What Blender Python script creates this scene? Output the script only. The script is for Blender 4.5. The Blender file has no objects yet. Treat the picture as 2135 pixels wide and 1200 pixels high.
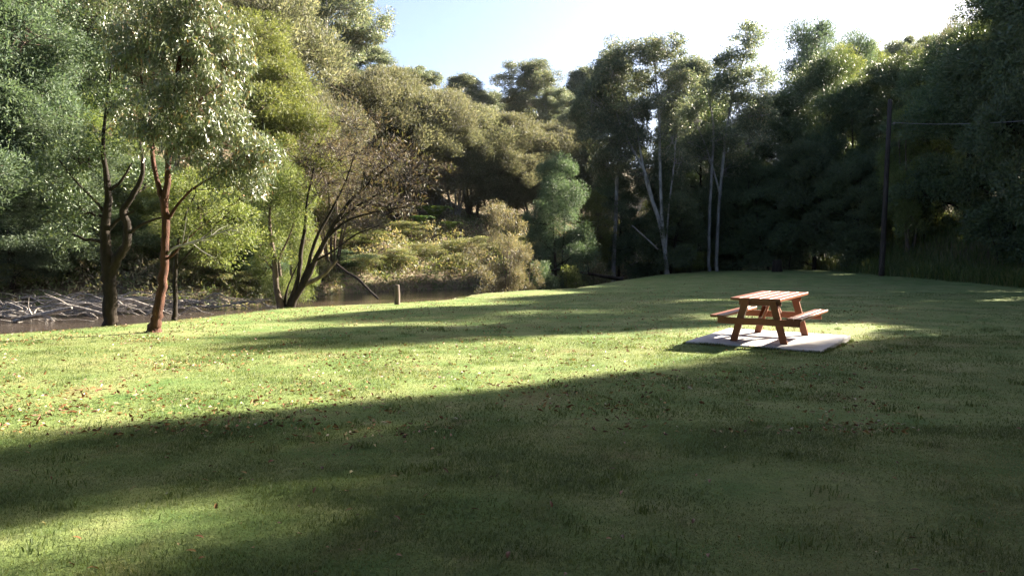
import bpy, math, random
import numpy as np
from mathutils import Vector
PI = math.pi
scene = bpy.context.scene

# ------------------------------------------------------------------ camera, sky, sun, exposure
F, HORIZON, EYE = 1720.0, 517.0, 1.62          # focal length and horizon in photograph pixels (2135 x 1200), eye height in metres
PITCH = math.atan((600.0 - HORIZON) / F)
cam = bpy.data.objects.new('camera', bpy.data.cameras.new('camera'))
scene.collection.objects.link(cam)
scene.camera = cam
cam.location = (0, 0, EYE)
cam.rotation_euler = (PI / 2 - PITCH, 0, 0)
cam.data.sensor_width = 36.0
cam.data.lens = 36.0 * F / 2135.0
cam.data.clip_start, cam.data.clip_end = 0.1, 5000.0

SUN_AZ, SUN_EL = math.radians(57), math.radians(27)      # azimuth from +Y towards +X
world = bpy.data.worlds.new('World'); scene.world = world
world.use_nodes = True
wn = world.node_tree
sky = wn.nodes.new('ShaderNodeTexSky')
sky.sky_type = 'NISHITA'; sky.sun_disc = False
sky.sun_elevation = SUN_EL; sky.sun_rotation = SUN_AZ
sky.air_density = 0.5; sky.dust_density = 2.0; sky.ozone_density = 1.0
wn.nodes['Background'].inputs['Strength'].default_value = 0.05
wn.links.new(sky.outputs[0], wn.nodes['Background'].inputs['Color'])

sl = bpy.data.lights.new('sun', 'SUN'); sl.energy = 5.0; sl.angle = math.radians(0.5); sl.color = (1.0, 0.90, 0.72)
sun = bpy.data.objects.new('sun', sl); scene.collection.objects.link(sun)
sdir = Vector((math.sin(SUN_AZ) * math.cos(SUN_EL), math.cos(SUN_AZ) * math.cos(SUN_EL), math.sin(SUN_EL)))
sun.rotation_euler = sdir.to_track_quat('Z', 'Y').to_euler()
sun.location = (40, 34, 40)

vs = scene.view_settings
vs.view_transform = 'Standard'; vs.look = 'None'; vs.exposure = 2.92; vs.gamma = 1.0; vs.use_curve_mapping = False
cy = scene.cycles
cy.max_bounces = 6; cy.diffuse_bounces = 3; cy.glossy_bounces = 2; cy.transmission_bounces = 3; cy.transparent_max_bounces = 4; cy.volume_bounces = 1
cy.use_denoising = True

# ------------------------------------------------------------------ pixel helpers
cp_, sp_ = math.cos(PITCH), math.sin(PITCH)
def ray(px, py):
    a = (px - 1067.5) / F; b = (600.0 - py) / F
    return np.array([a, cp_ + b * sp_, b * cp_ - sp_])
def at_depth(px, py, d):
    v = ray(px, py); t = d / v[1]
    return np.array([0, 0, EYE]) + t * v
def on_level(px, py, z=0.0):
    v = ray(px, py); t = (z - EYE) / v[2]
    return np.array([0, 0, EYE]) + t * v

# ------------------------------------------------------------------ mesh helpers
def link(o):
    scene.collection.objects.link(o); return o
def tag(o, label=None, cat=None, group=None, kind=None):
    if label: o['label'] = label
    if cat: o['category'] = cat
    if group: o['group'] = group
    if kind: o['kind'] = kind
    return o
def empty(name, loc, rz=0.0):
    o = bpy.data.objects.new(name, None); o.location = tuple(loc); o.rotation_euler = (0, 0, rz); o.empty_display_size = 0.2
    return link(o)
def mesh_data(name, V, faces, mat, attrs=None, smooth=False):
    """faces: list of int arrays (n,k); attrs: {name: per-face float array}"""
    V = np.asarray(V, dtype=np.float32)
    me = bpy.data.meshes.new(name)
    me.vertices.add(len(V)); me.vertices.foreach_set('co', V.ravel())
    nl = sum(f.size for f in faces); npoly = sum(len(f) for f in faces)
    me.loops.add(nl); me.polygons.add(npoly)
    me.loops.foreach_set('vertex_index', np.concatenate([f.ravel() for f in faces]).astype(np.int32))
    sizes = np.concatenate([np.full(len(f), f.shape[1]) for f in faces])
    starts = np.concatenate([[0], np.cumsum(sizes)[:-1]]).astype(np.int32)
    me.polygons.foreach_set('loop_start', starts)
    try: me.polygons.foreach_set('loop_total', sizes.astype(np.int32))
    except Exception: pass
    me.update(calc_edges=True)
    me.polygons.foreach_set('use_smooth', np.full(npoly, smooth, dtype=bool))
    if attrs:
        for k, a in attrs.items():
            at = me.attributes.new(k, 'FLOAT', 'FACE'); at.data.foreach_set('value', np.asarray(a, dtype=np.float32))
    me.materials.append(mat)
    me.validate()
    return me
def obj(name, me, parent=None, loc=None):
    o = bpy.data.objects.new(name, me)
    if parent is not None: o.parent = parent
    if loc is not None: o.location = tuple(loc)
    return link(o)

class MB:
    """collects boxes, tubes and grids into one mesh"""
    def __init__(s): s.V = []; s.Q = []; s.T = []; s.n = 0
    def add(s, V, Q=None, T=None):
        V = np.asarray(V, float)
        if Q is not None and len(Q): s.Q.append(np.asarray(Q) + s.n)
        if T is not None and len(T): s.T.append(np.asarray(T) + s.n)
        s.V.append(V); s.n += len(V)
    def tube(s, P, R, k=6, cap=False, rough=0.0, rng=None):
        P = np.asarray(P, float); R = np.asarray(R, float); n = len(P)
        T = np.gradient(P, axis=0); T /= np.linalg.norm(T, axis=1)[:, None] + 1e-9
        ref = np.array([0.31, 0.87, 0.11]) if abs(T[0] @ np.array([0.31, 0.87, 0.11])) < .85 else np.array([1., 0, 0])
        A = np.cross(T, ref); A /= np.linalg.norm(A, axis=1)[:, None] + 1e-9
        B = np.cross(T, A)
        th = np.linspace(0, 2 * PI, k, endpoint=False)
        rr = R[:, None] * np.ones((1, k))
        if rough and rng is not None: rr = rr * (1 + rough * rng.standard_normal((n, k)))
        V = P[:, None, :] + rr[:, :, None] * (np.cos(th)[None, :, None] * A[:, None, :] + np.sin(th)[None, :, None] * B[:, None, :])
        V = V.reshape(-1, 3)
        i = np.arange(n - 1)[:, None] * k + np.arange(k)[None, :]
        j = np.arange(n - 1)[:, None] * k + (np.arange(k)[None, :] + 1) % k
        Q = np.stack([i, j, j + k, i + k], -1).reshape(-1, 4)
        Tn = []
        if cap:
            V = np.vstack([V, P[:1], P[-1:]]); c0, c1 = n * k, n * k + 1
            for a in range(k):
                b = (a + 1) % k
                Tn.append((c0, b, a)); Tn.append((c1, (n - 1) * k + a, (n - 1) * k + b))
        s.add(V, Q, Tn)
    def data(s, name, mat, smooth=True):
        f = []
        if s.Q: f.append(np.vstack(s.Q))
        if s.T: f.append(np.vstack(s.T))
        return mesh_data(name, np.vstack(s.V), f, mat, smooth=smooth)
def curve(pts, n=None, wob=0.0, rng=None):
    """Catmull-Rom through pts (each x,y,z[,r])"""
    P = np.asarray(pts, float)
    if len(P) == 2:
        m = n or 4; t = np.linspace(0, 1, m)[:, None]; Q = P[0] * (1 - t) + P[1] * t
    else:
        E = np.vstack([2 * P[0] - P[1], P, 2 * P[-1] - P[-2]]); Q = []; m = n or 4
        for i in range(len(P) - 1):
            a, b, c, d = E[i:i + 4]
            for t in np.linspace(0, 1, m, endpoint=False):
                Q.append(.5 * ((2 * b) + (-a + c) * t + (2 * a - 5 * b + 4 * c - d) * t * t + (-a + 3 * b - 3 * c + d) * t ** 3))
        Q.append(P[-1]); Q = np.array(Q)
    if wob and rng is not None: Q[1:-1, :3] += wob * rng.standard_normal((len(Q) - 2, 3))
    return Q

# ------------------------------------------------------------------ material helpers
def new_mat(name):
    m = bpy.data.materials.new(name); m.use_nodes = True
    nt = m.node_tree; nt.nodes.clear()
    return m, nt, nt.nodes.new('ShaderNodeOutputMaterial')
def ramp(nt, stops, fac):
    r = nt.nodes.new('ShaderNodeValToRGB'); e = r.color_ramp.elements
    while len(e) > 1: e.remove(e[-1])
    e[0].position = stops[0][0]; e[0].color = (*stops[0][1], 1)
    for p, c in stops[1:]:
        q = e.new(p); q.color = (*c, 1)
    nt.links.new(fac, r.inputs[0]); return r.outputs[0]
def noise(nt, scale, detail=4, rough=.55, coord=None, stretch=None, dist=0.0):
    t = nt.nodes.new('ShaderNodeTexNoise'); t.inputs['Scale'].default_value = scale
    t.inputs['Detail'].default_value = detail; t.inputs['Roughness'].default_value = rough; t.inputs['Distortion'].default_value = dist
    if coord is None:
        c = nt.nodes.new('ShaderNodeNewGeometry').outputs['Position']
    else: c = coord
    if stretch:
        mp = nt.nodes.new('ShaderNodeMapping'); mp.inputs['Scale'].default_value = stretch
        nt.links.new(c, mp.inputs['Vector']); c = mp.outputs[0]
    nt.links.new(c, t.inputs['Vector']); return t.outputs['Fac']
def mixc(nt, fac, a, b, mode='MIX'):
    m = nt.nodes.new('ShaderNodeMix'); m.data_type = 'RGBA'; m.blend_type = mode
    if isinstance(fac, (int, float)): m.inputs[0].default_value = fac
    else: nt.links.new(fac, m.inputs[0])
    for i, v in ((6, a), (7, b)):
        if isinstance(v, tuple): m.inputs[i].default_value = (*v, 1)
        else: nt.links.new(v, m.inputs[i])
    return m.outputs[2]
def mathn(nt, op, a, b=0.0, clamp=False):
    m = nt.nodes.new('ShaderNodeMath'); m.operation = op; m.use_clamp = clamp
    for i, v in ((0, a), (1, b)):
        if isinstance(v, (int, float)): m.inputs[i].default_value = v
        else: nt.links.new(v, m.inputs[i])
    return m.outputs[0]
def attr(nt, name):
    a = nt.nodes.new('ShaderNodeAttribute'); a.attribute_name = name; return a.outputs['Fac']
def principled(nt, out, col, rough=.7, spec=.3, bump=None, bump_s=.3, bump_d=.02, normal=None):
    p = nt.nodes.new('ShaderNodeBsdfPrincipled')
    if isinstance(col, tuple): p.inputs['Base Color'].default_value = (*col, 1)
    else: nt.links.new(col, p.inputs['Base Color'])
    if isinstance(rough, (int, float)): p.inputs['Roughness'].default_value = rough
    else: nt.links.new(rough, p.inputs['Roughness'])
    p.inputs['Specular IOR Level'].default_value = spec
    if bump is not None:
        b = nt.nodes.new('ShaderNodeBump'); b.inputs['Strength'].default_value = bump_s; b.inputs['Distance'].default_value = bump_d
        nt.links.new(bump, b.inputs['Height']); nt.links.new(b.outputs[0], p.inputs['Normal'])
    if out is not None: nt.links.new(p.outputs[0], out.inputs['Surface'])
    return p
def leaf_mat(name, stops, trans=.35, rough=.5, spec=.3, tcol=(1.25, 1.15, .55), vary=.25):
    m, nt, out = new_mat(name)
    c = ramp(nt, stops, attr(nt, 'rnd'))
    oi = nt.nodes.new('ShaderNodeObjectInfo').outputs['Random']
    k = mathn(nt, 'ADD', mathn(nt, 'MULTIPLY', mathn(nt, 'ADD', oi, attr(nt, 'cl')), vary), 1 - vary)
    hv = nt.nodes.new('ShaderNodeHueSaturation')
    nt.links.new(c, hv.inputs['Color']); nt.links.new(k, hv.inputs['Value'])
    hue = mathn(nt, 'ADD', mathn(nt, 'MULTIPLY', oi, .03), .485); nt.links.new(hue, hv.inputs['Hue'])
    p = principled(nt, None, hv.outputs[0], rough, spec)
    t = nt.nodes.new('ShaderNodeBsdfTranslucent')
    nt.links.new(mixc(nt, 1.0, hv.outputs[0], tcol, 'MULTIPLY'), t.inputs['Color'])
    mx = nt.nodes.new('ShaderNodeMixShader'); mx.inputs[0].default_value = trans
    nt.links.new(p.outputs[0], mx.inputs[1]); nt.links.new(t.outputs[0], mx.inputs[2])
    nt.links.new(mx.outputs[0], out.inputs['Surface'])
    return m
def bark_mat(name, a, b, c=None, scale=6.0, stretch=(1, 1, .25), bs=.6):
    m, nt, out = new_mat(name)
    oc = nt.nodes.new('ShaderNodeTexCoord').outputs['Object']
    n = noise(nt, scale, 6, .65, oc, stretch); stops = [(.35, a), (.62, b)]
    if c: stops.append((.72, c))
    principled(nt, out, ramp(nt, stops, n), .85, .2, noise(nt, scale * 4, 5, .7, oc, stretch), bs, .02)
    return m
def wood_mat(name, a, b, rough=.5):
    m, nt, out = new_mat(name)
    oc = nt.nodes.new('ShaderNodeTexCoord').outputs['Object']
    g = noise(nt, 9, 5, .6, oc, (3.5, .35, 3.5)); g2 = noise(nt, 2.3, 2, .5, oc, (2, .5, 2))
    c = mixc(nt, g2, ramp(nt, [(.3, a), (.7, b)], g), tuple(x * 1.25 for x in b))
    principled(nt, out, c, rough, .5, g, .2, .003)
    return m

M = {}
M['euc_leaf'] = leaf_mat('eucalypt_leaf', [(0, (.08, .12, .06)), (.45, (.14, .18, .11)), (.8, (.24, .27, .20)), (.93, (.28, .27, .17)), (1, (.36, .19, .09))], .25, .33, 1.0, (1.2, 1.15, .6), .2)
M['dark_leaf'] = leaf_mat('dark_leaf', [(0, (.06, .095, .05)), (.6, (.095, .135, .065)), (1, (.14, .17, .08))], .22, .42, .5)
M['wattle_leaf'] = leaf_mat('wattle_leaf', [(0, (.06, .095, .058)), (.6, (.105, .15, .095)), (1, (.17, .215, .145))], .38, tcol=(1.15, 1.15, .75))
M['lime_leaf'] = leaf_mat('lime_leaf', [(0, (.10, .135, .04)), (.6, (.17, .205, .07)), (1, (.26, .27, .12))], .42, tcol=(1.15, 1.15, .7))
M['olive_leaf'] = leaf_mat('olive_leaf', [(0, (.105, .115, .07)), (.5, (.155, .16, .105)), (1, (.24, .22, .16))], .42, tcol=(1.1, 1.08, .75))
M['twig_leaf'] = leaf_mat('twig_leaf', [(0, (.14, .11, .10)), (.5, (.20, .165, .145)), (.8, (.22, .21, .13)), (1, (.17, .22, .09))], .3)
M['gum_leaf'] = leaf_mat('gum_leaf', [(0, (.09, .115, .075)), (.5, (.15, .175, .115)), (.85, (.23, .24, .16)), (1, (.32, .28, .18))], .45, .4, .5, (1.08, 1.12, .8))
M['grey_leaf'] = leaf_mat('grey_leaf', [(0, (.13, .14, .09)), (.6, (.22, .21, .16)), (1, (.34, .29, .25))], .3)
M['scrub_leaf'] = leaf_mat('scrub_leaf', [(0, (.08, .12, .045)), (.4, (.15, .18, .08)), (.75, (.25, .235, .17)), (1, (.36, .30, .24))], .35)
M['fern_leaf'] = leaf_mat('fern_leaf', [(0, (.08, .14, .04)), (1, (.15, .23, .08))], .4)
M['red_bark'] = bark_mat('red_bark', (.035, .018, .013), (.115, .052, .036), (.30, .22, .18), 11, (1, 1, .25), 1.0)
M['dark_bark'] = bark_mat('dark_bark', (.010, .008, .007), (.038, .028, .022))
M['brown_bark'] = bark_mat('brown_bark', (.06, .045, .035), (.16, .12, .095))
M['pale_bark'] = bark_mat('pale_bark', (.16, .15, .145), (.36, .34, .33), None, 3, (1, 1, .5), .3)
M['grey_wood'] = bark_mat('grey_wood', (.10, .085, .075), (.38, .345, .32), None, 14, (1, 1, 1), .3)
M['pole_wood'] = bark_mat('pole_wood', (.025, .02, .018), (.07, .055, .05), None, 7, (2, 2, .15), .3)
M['post_wood'] = bark_mat('post_wood', (.06, .045, .038), (.17, .13, .11), None, 9, (2, 2, .3), .4)
M['table_wood'] = wood_mat('table_wood', (.10, .030, .013), (.185, .058, .024), .38)
M['grass_blade'] = leaf_mat('grass_blade', [(0, (.075, .112, .04)), (.5, (.14, .176, .062)), (.85, (.18, .205, .10)), (1, (.36, .30, .18))], .4, .6, .3, (1.3, 1.2, .6), .15)
M['long_grass'] = leaf_mat('long_grass', [(0, (.05, .085, .025)), (.6, (.09, .13, .04)), (1, (.2, .18, .08))], .35)
M['litter'] = leaf_mat('litter', [(0, (.09, .04, .02)), (.45, (.22, .10, .04)), (.7, (.36, .22, .08)), (.88, (.42, .35, .16)), (1, (.5, .45, .36))], .1, .5, .3, (1, .9, .6), .1)

# ------------------------------------------------------------------ the ground
near_px = [(-60, 690), (0, 686), (340, 661), (600, 634), (830, 624), (940, 618), (1000, 606), (1100, 600), (1200, 596), (1290, 583)]
NEAR = [(-60, -14), (-30, 9)] + [tuple(on_level(*q)[:2]) for q in near_px[1:]] + [(9.5, 51), (14, 58), (26, 66), (60, 76), (160, 90)]
FAR = [(-75, 6), (-34, 22)] + [tuple(on_level(px, py, -.8)[:2]) for px, py in ((0, 655), (300, 647), (500, 638), (700, 613), (850, 605), (980, 601))] + [(1.5, 49.5), (7, 53.5), (12.5, 63), (24, 76), (60, 92), (160, 108)]
def sdist(X, Y, poly):
    best = np.full(X.shape, 1e9); sgn = np.ones(X.shape)
    for (x0, y0), (x1, y1) in zip(poly[:-1], poly[1:]):
        dx, dy = x1 - x0, y1 - y0; L2 = dx * dx + dy * dy
        t = np.clip(((X - x0) * dx + (Y - y0) * dy) / L2, 0, 1)
        qx, qy = X - (x0 + t * dx), Y - (y0 + t * dy)
        d = np.hypot(qx, qy); s = np.sign(dx * qy - dy * qx)
        m = d < best - 1e-9; best = np.where(m, d, best); sgn = np.where(m, s, sgn)
    return best * sgn                       # positive on the left of the line's direction (beyond it, seen from the camera)
def smooth(a, b, x):
    t = np.clip((x - a) / (b - a), 0, 1); return t * t * (3 - 2 * t)
def height(X, Y):
    X = np.asarray(X, float); Y = np.asarray(Y, float)
    dn, df = -sdist(X, Y, NEAR), sdist(X, Y, FAR)      # dn > 0 on the lawn, df > 0 on the far bank
    lawn = -.10 * (1 - smooth(0, 5, dn)) + .02 * np.sin(X * .9 + .4 * Y) * np.sin(Y * .7 - .3 * X) * smooth(2, 6, dn)
    right = np.maximum(0, X - (22.0 + 1.0 * np.sin(Y * .21)))
    bank = 2.6 * smooth(0, 5, right) + .27 * np.maximum(0, right - 4)
    lawn = lawn + bank + .15 * smooth(30, 60, Y)
    bed = -1.7
    h = np.where(dn > 0, lawn, bed + (lawn - bed) * (1 - smooth(0, 2.2, -dn)))
    wob = .35 * np.sin(X * .8 + 1.3 * np.sin(Y * .5)) + .25 * np.sin(Y * 1.3 + X * .35)
    left = smooth(12, -25, X)
    hill = .9 * smooth(-.5, 2.5, df) + (.30 + .12 * left) * np.clip(df - 2, 0, 28) + .10 * np.maximum(0, df - 30) + wob * smooth(1, 5, df)
    far = -.9 + hill + .25 * smooth(0, 1.5, df)
    hf = np.where(df > -1.2, bed + (far - bed) * smooth(-1.2, .6, df), bed)
    return np.where(df > -1.2, np.maximum(h, hf), h)
def hgt(x, y): return float(height(np.array([x]), np.array([y]))[0])
def axis(lo, hi, a, b, fine, grow):
    c = list(np.arange(a, b + 1e-6, fine)); s = fine; v = b
    while v < hi: s *= grow; v += s; c.append(v)
    s = fine; v = a
    while v > lo: s *= grow; v -= s; c.insert(0, v)
    return np.array(c)
gx = axis(-900, 900, -32, 36, .5, 1.12); gy = axis(-400, 1500, 0, 76, .5, 1.12)
GX, GY = np.meshgrid(gx, gy)
GZ = height(GX, GY)
nx, ny = len(gx), len(gy)
idx = np.arange(nx * ny).reshape(ny, nx)
quads = np.stack([idx[:-1, :-1], idx[:-1, 1:], idx[1:, 1:], idx[1:, :-1]], -1).reshape(-1, 4)

m, nt, out = new_mat('ground_soil_and_turf')
pos = nt.nodes.new('ShaderNodeNewGeometry').outputs['Position']
big = noise(nt, .22, 4, .6, pos); mid = noise(nt, 1.1, 5, .6, pos); fine = noise(nt, 55, 3, .7, pos); tuft = noise(nt, 9, 4, .65, pos)
turf = ramp(nt, [(.32, (.08, .145, .04)), (.5, (.145, .19, .065)), (.66, (.21, .232, .10))], mid)
turf = mixc(nt, ramp(nt, [(.5, (0, 0, 0)), (.68, (.5, .5, .5))], big), turf, (.235, .225, .11))
turf = mixc(nt, ramp(nt, [(.55, (0, 0, 0)), (.72, (.75, .75, .75))], noise(nt, .9, 5, .7, pos, (1, 1, 1), .6)), turf, (.17, .115, .06))
turf = mixc(nt, .55, turf, ramp(nt, [(.25, (.35, .4, .3)), (.5, (1, 1, 1)), (.75, (1.5, 1.45, 1.3))], fine), 'MULTIPLY')
turf = mixc(nt, .5, turf, ramp(nt, [(.3, (.6, .65, .6)), (.7, (1.3, 1.3, 1.2))], tuft), 'MULTIPLY')
soil = ramp(nt, [(.3, (.08, .058, .038)), (.5, (.16, .12, .08)), (.62, (.10, .11, .05)), (.75, (.27, .2, .14))], noise(nt, 2.3, 6, .7, pos))
col = mixc(nt, attr(nt, 'turf'), soil, turf)
principled(nt, out, col, .9, .15, mathn(nt, 'ADD', fine, tuft), .6, .03)
M['ground'] = m
dn = -sdist(GX, GY, NEAR)
turfw = smooth(-.4, .3, dn) * smooth(24.5, 22.5, GX)
me = mesh_data('ground', np.stack([GX, GY, GZ], -1).reshape(-1, 3), [quads], m, smooth=True)
a = me.attributes.new('turf', 'FLOAT', 'POINT'); a.data.foreach_set('value', turfw.ravel().astype(np.float32))
tag(obj('ground', me), kind='structure')

m, nt, out = new_mat('river_water')
pos = nt.nodes.new('ShaderNodeNewGeometry').outputs['Position']
rp = noise(nt, 3.0, 4, .6, pos, (1, 1.6, 1))
principled(nt, out, ramp(nt, [(.3, (.038, .029, .022)), (.7, (.07, .052, .04))], noise(nt, .5, 3, .5, pos)), .10, .5, rp, .35, .03)
wv = np.array([(-400, -200, -.8), (500, -200, -.8), (500, 500, -.8), (-400, 500, -.8)])
tag(obj('water', mesh_data('water', wv, [np.array([[0, 1, 2, 3]])], m)), kind='structure')

# ------------------------------------------------------------------ foliage
def unit(v): return v / (np.linalg.norm(v, axis=-1, keepdims=True) + 1e-9)
def leaf_quads(P, D, L, W, rng, fold=0.0):
    n = len(P); S = unit(np.cross(D, rng.standard_normal((n, 3)))); N = np.cross(D, S)
    L = L[:, None]; W = W[:, None]
    a = P; b = P + D * L * .42 + S * W * .5 + N * fold * W; c = P + D * L; d = P + D * L * .42 - S * W * .5 + N * fold * W
    V = np.stack([a, b, c, d], 1).reshape(-1, 3)
    return V, np.arange(4 * n).reshape(n, 4)
def crown_data(name, clumps, style, mat, rng, per, L, W):
    """clumps: list (centre, radius 3-vector, crown centre). style: droop | spray | feather | gum"""
    Ps, Ds, cl = [], [], []
    for ci, (c, r, cc) in enumerate(clumps):
        k = max(4, int(per * rng.uniform(.65, 1.35)))
        u = unit(rng.standard_normal((k, 3))); rad = rng.uniform(.25, 1, k) ** .6
        p = c + u * rad[:, None] * r
        outw = unit(c - cc + 1e-3)
        if style == 'droop': d = unit(np.array([0, 0, -1.0]) + .75 * rng.standard_normal((k, 3)))
        elif style == 'spray': d = unit(u * .6 + outw * .7 + np.array([0, 0, .35]) + .8 * rng.standard_normal((k, 3)))
        elif style == 'gum': d = unit(np.array([0, 0, -.5]) + .9 * rng.standard_normal((k, 3)))
        else: d = unit(u * .6 + outw * .5 + np.array([0, 0, -.15]) + .6 * rng.standard_normal((k, 3)))
        Ps.append(p); Ds.append(d); cl.append(np.full(k, rng.uniform(0, 1)))
    P = np.vstack(Ps); D = np.vstack(Ds); cl = np.concatenate(cl); n = len(P)
    V, Q = leaf_quads(P, D, L * rng.uniform(.6, 1.4, n), W * rng.uniform(.7, 1.3, n), rng, .12)
    return mesh_data(name, V, [Q], mat, {'rnd': rng.uniform(0, 1, n) ** 1.15, 'cl': cl})
def make_tree(name, seed, stems, lobes, style, leafmat, barkmat, nclump, per, L, W, rc, sides=6, flat=.7, twig=.012, limb_r=.4, extra=None):
    """stems: list of polylines (x,y,z,r); lobes: (x,y,z,rx,ry,rz,weight). Returns (trunk mesh, crown mesh)."""
    rng = np.random.default_rng(seed); mb = MB(); sp = []
    for s in stems:
        C = curve(s, 4, 0, rng); C[1:-1, :3] += .10 * C[1:-1, 3:4] * rng.standard_normal((len(C) - 2, 3))
        mb.tube(C[:, :3], np.maximum(C[:, 3], .008), sides + (2 if C[0, 3] > .12 else 0), rough=.05, rng=rng); sp.append(C)
    SP = np.vstack(sp); clumps = []
    wsum = sum(l[6] for l in lobes)
    for (x, y, z, rx, ry, rz, w) in lobes:
        c = np.array([x, y, z]); R = np.array([rx, ry, rz])
        cand = SP[SP[:, 2] < z - .1 * rz] if (SP[:, 2] < z - .1 * rz).any() else SP
        j = np.argmin(np.linalg.norm(cand[:, :3] - (c - [0, 0, .6 * rz]), axis=1)); b = cand[j]
        r0 = max(twig * 1.5, b[3] * limb_r)
        mid = .5 * (b[:3] + c) + [0, 0, .12 * rz] + .12 * rng.standard_normal(3) * R
        top = c + np.array([.2, .2, .6]) * R * rng.uniform(-1, 1, 3)
        lc = curve([(*b[:3], r0), (*mid, r0 * .7), (*c, r0 * .45), (*top, r0 * .2)], 4, .03 * rx, rng)
        mb.tube(lc[:, :3], lc[:, 3], 5)
        k = max(2, int(round(nclump * w / wsum)))
        for i in range(k):
            u = unit(rng.standard_normal(3)); u[2] = abs(u[2]) * (1 if rng.random() < .72 else -1)
            rad = rng.uniform(.35, 1) ** .5
            cc = c + u * rad * R * rng.uniform(.88, 1.08)
            rr = rc * rng.uniform(.6, 1.35) * np.array([1, 1, flat])
            clumps.append((cc, rr, c - np.array([0, 0, rz * .5])))
            q = lc[rng.integers(len(lc) // 3, len(lc))]
            m2 = .5 * (q[:3] + cc) + .1 * rng.standard_normal(3) * np.linalg.norm(cc - q[:3])
            t = curve([(*q[:3], max(twig, q[3] * .5)), (*m2, twig * .8), (*cc, twig * .5)], 2)
            mb.tube(t[:, :3], t[:, 3], 3)
            for _ in range(extra or 0):
                e = cc + rr * unit(rng.standard_normal(3)) * rng.uniform(.8, 1.5)
                t2 = curve([(*(m2 * .5 + cc * .5), twig * .6), (*(.5 * (cc + e) + .1 * rr), twig * .5), (*e, twig * .3)], 1)
                mb.tube(t2[:, :3], t2[:, 3], 3)
    return mb.data(name + '_trunk', barkmat), crown_data(name + '_crown', clumps, style, leafmat, rng, per, L, W)

def dome_lobes(rng, n, H, R, low=.35, top=1.0, squash=1.0, big=1.0):
    """lobes filling a rounded crown of height H and radius R"""
    L = []; n = int(n * 1.7)
    for i in range(n):
        t = (i + .5) / n; z = H * (low + (top - low) * t) + H * rng.uniform(-.05, .05)
        prof = math.sin(PI * min(1, .2 + .76 * t)) ** .7 if t < .93 else .25
        a = i * 2.399 + rng.uniform(-.6, .6); rr = R * prof * rng.uniform(.3, .78)
        s = R * rng.uniform(.22, .44) * (1 - .2 * t) * big
        z = min(z, H - s * .8 * squash)
        L.append((rr * math.cos(a), rr * math.sin(a), z, s * rng.uniform(.8, 1.2), s * rng.uniform(.8, 1.2), s * rng.uniform(.6, 1.0) * squash, s * s))
    return L
def straight_stem(rng, H, r, lean=.04, x=0, y=0, hf=.9):
    dx, dy = rng.normal(0, lean, 2)
    return [(x, y, -.6, r * 1.25), (x + dx * H * .1, y + dy * H * .1, .3, r), (x + dx * H * .4, y + dy * H * .4, H * .35, r * .78), (x + dx * H * .8, y + dy * H * .6, H * .65, r * .5), (x + dx * H, y + dy * H * .9, H * hf, r * .15)]

P = {}     # prototypes: kind -> (trunk mesh, crown mesh, height, width)
def proto(key, H, Wd, seed, style, lm, bm, nlobes, ncl, per, L, W, rc, low=.35, nst=1, r=None, lean=.05, flat=.7, squash=1.0, extra=None, twig=.02, spread=.15, lobes=None, big=1.0):
    rng = np.random.default_rng(seed)
    st = []
    for i in range(nst):
        if nst == 1: st.append(straight_stem(rng, H, r or H * .016, lean))
        else:
            a = 2 * PI * i / nst + rng.uniform(-.5, .5); sx = .25 * math.cos(a); sy = .25 * math.sin(a); ex = Wd * spread * math.cos(a); ey = Wd * spread * math.sin(a); rr = (r or H * .012) * rng.uniform(.7, 1.1)
            st.append([(sx, sy, -.5, rr * 1.2), (sx + ex * .3, sy + ey * .3, H * .2, rr), (sx + ex * .8, sy + ey * .8, H * .5, rr * .7), (sx + ex * 1.1, sy + ey * 1.1, H * .8, rr * .25)])
    lb = lobes or dome_lobes(rng, nlobes, H, Wd / 2, low, 1.0, squash, big)
    t, c = make_tree(key, seed, st, lb, style, M[lm], M[bm], ncl, per, L, W, rc, flat=flat, extra=extra, twig=twig)
    P[key] = (t, c, H, Wd)

proto('wattle_a', 10, 7, 11, 'feather', 'wattle_leaf', 'brown_bark', 12, 280, 280, .14, .04, .68, low=.22)
proto('wattle_b', 10, 7, 12, 'feather', 'wattle_leaf', 'dark_bark', 10, 270, 280, .14, .04, .68, low=.12, nst=2)
proto('olive_a', 9, 7, 21, 'spray', 'olive_leaf', 'brown_bark', 12, 330, 300, .20, .042, .74, low=.35, nst=5, r=.10, extra=4, big=1.35, twig=.016, flat=.95, squash=1.25)
proto('olive_b', 9, 7, 22, 'spray', 'olive_leaf', 'brown_bark', 13, 330, 300, .20, .042, .74, low=.30, nst=4, r=.10, extra=4, big=1.35, twig=.016, flat=.95, squash=1.25)
proto('olive_c', 9, 8, 23, 'spray', 'olive_leaf', 'pale_bark', 12, 330, 280, .20, .042, .74, low=.4, nst=6, r=.08, extra=4, big=1.35, twig=.016, flat=.95, squash=1.25)
proto('twiggy', 9, 8, 24, 'spray', 'twig_leaf', 'brown_bark', 12, 220, 70, .28, .035, .7, low=.25, nst=6, r=.08, extra=9, twig=.014)
proto('lime_a', 10, 7, 31, 'feather', 'lime_leaf', 'brown_bark', 12, 280, 270, .15, .036, .66, low=.2)
proto('lime_b', 10, 7, 32, 'spray', 'lime_leaf', 'brown_bark', 11, 270, 270, .16, .034, .66, low=.15, nst=3)
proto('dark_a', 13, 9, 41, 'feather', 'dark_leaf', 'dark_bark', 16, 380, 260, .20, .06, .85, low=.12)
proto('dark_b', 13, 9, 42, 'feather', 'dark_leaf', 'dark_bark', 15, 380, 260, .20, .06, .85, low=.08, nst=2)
proto('dark_c', 13, 9, 43, 'spray', 'dark_leaf', 'dark_bark', 16, 380, 260, .22, .05, .85, low=.10)
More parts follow.
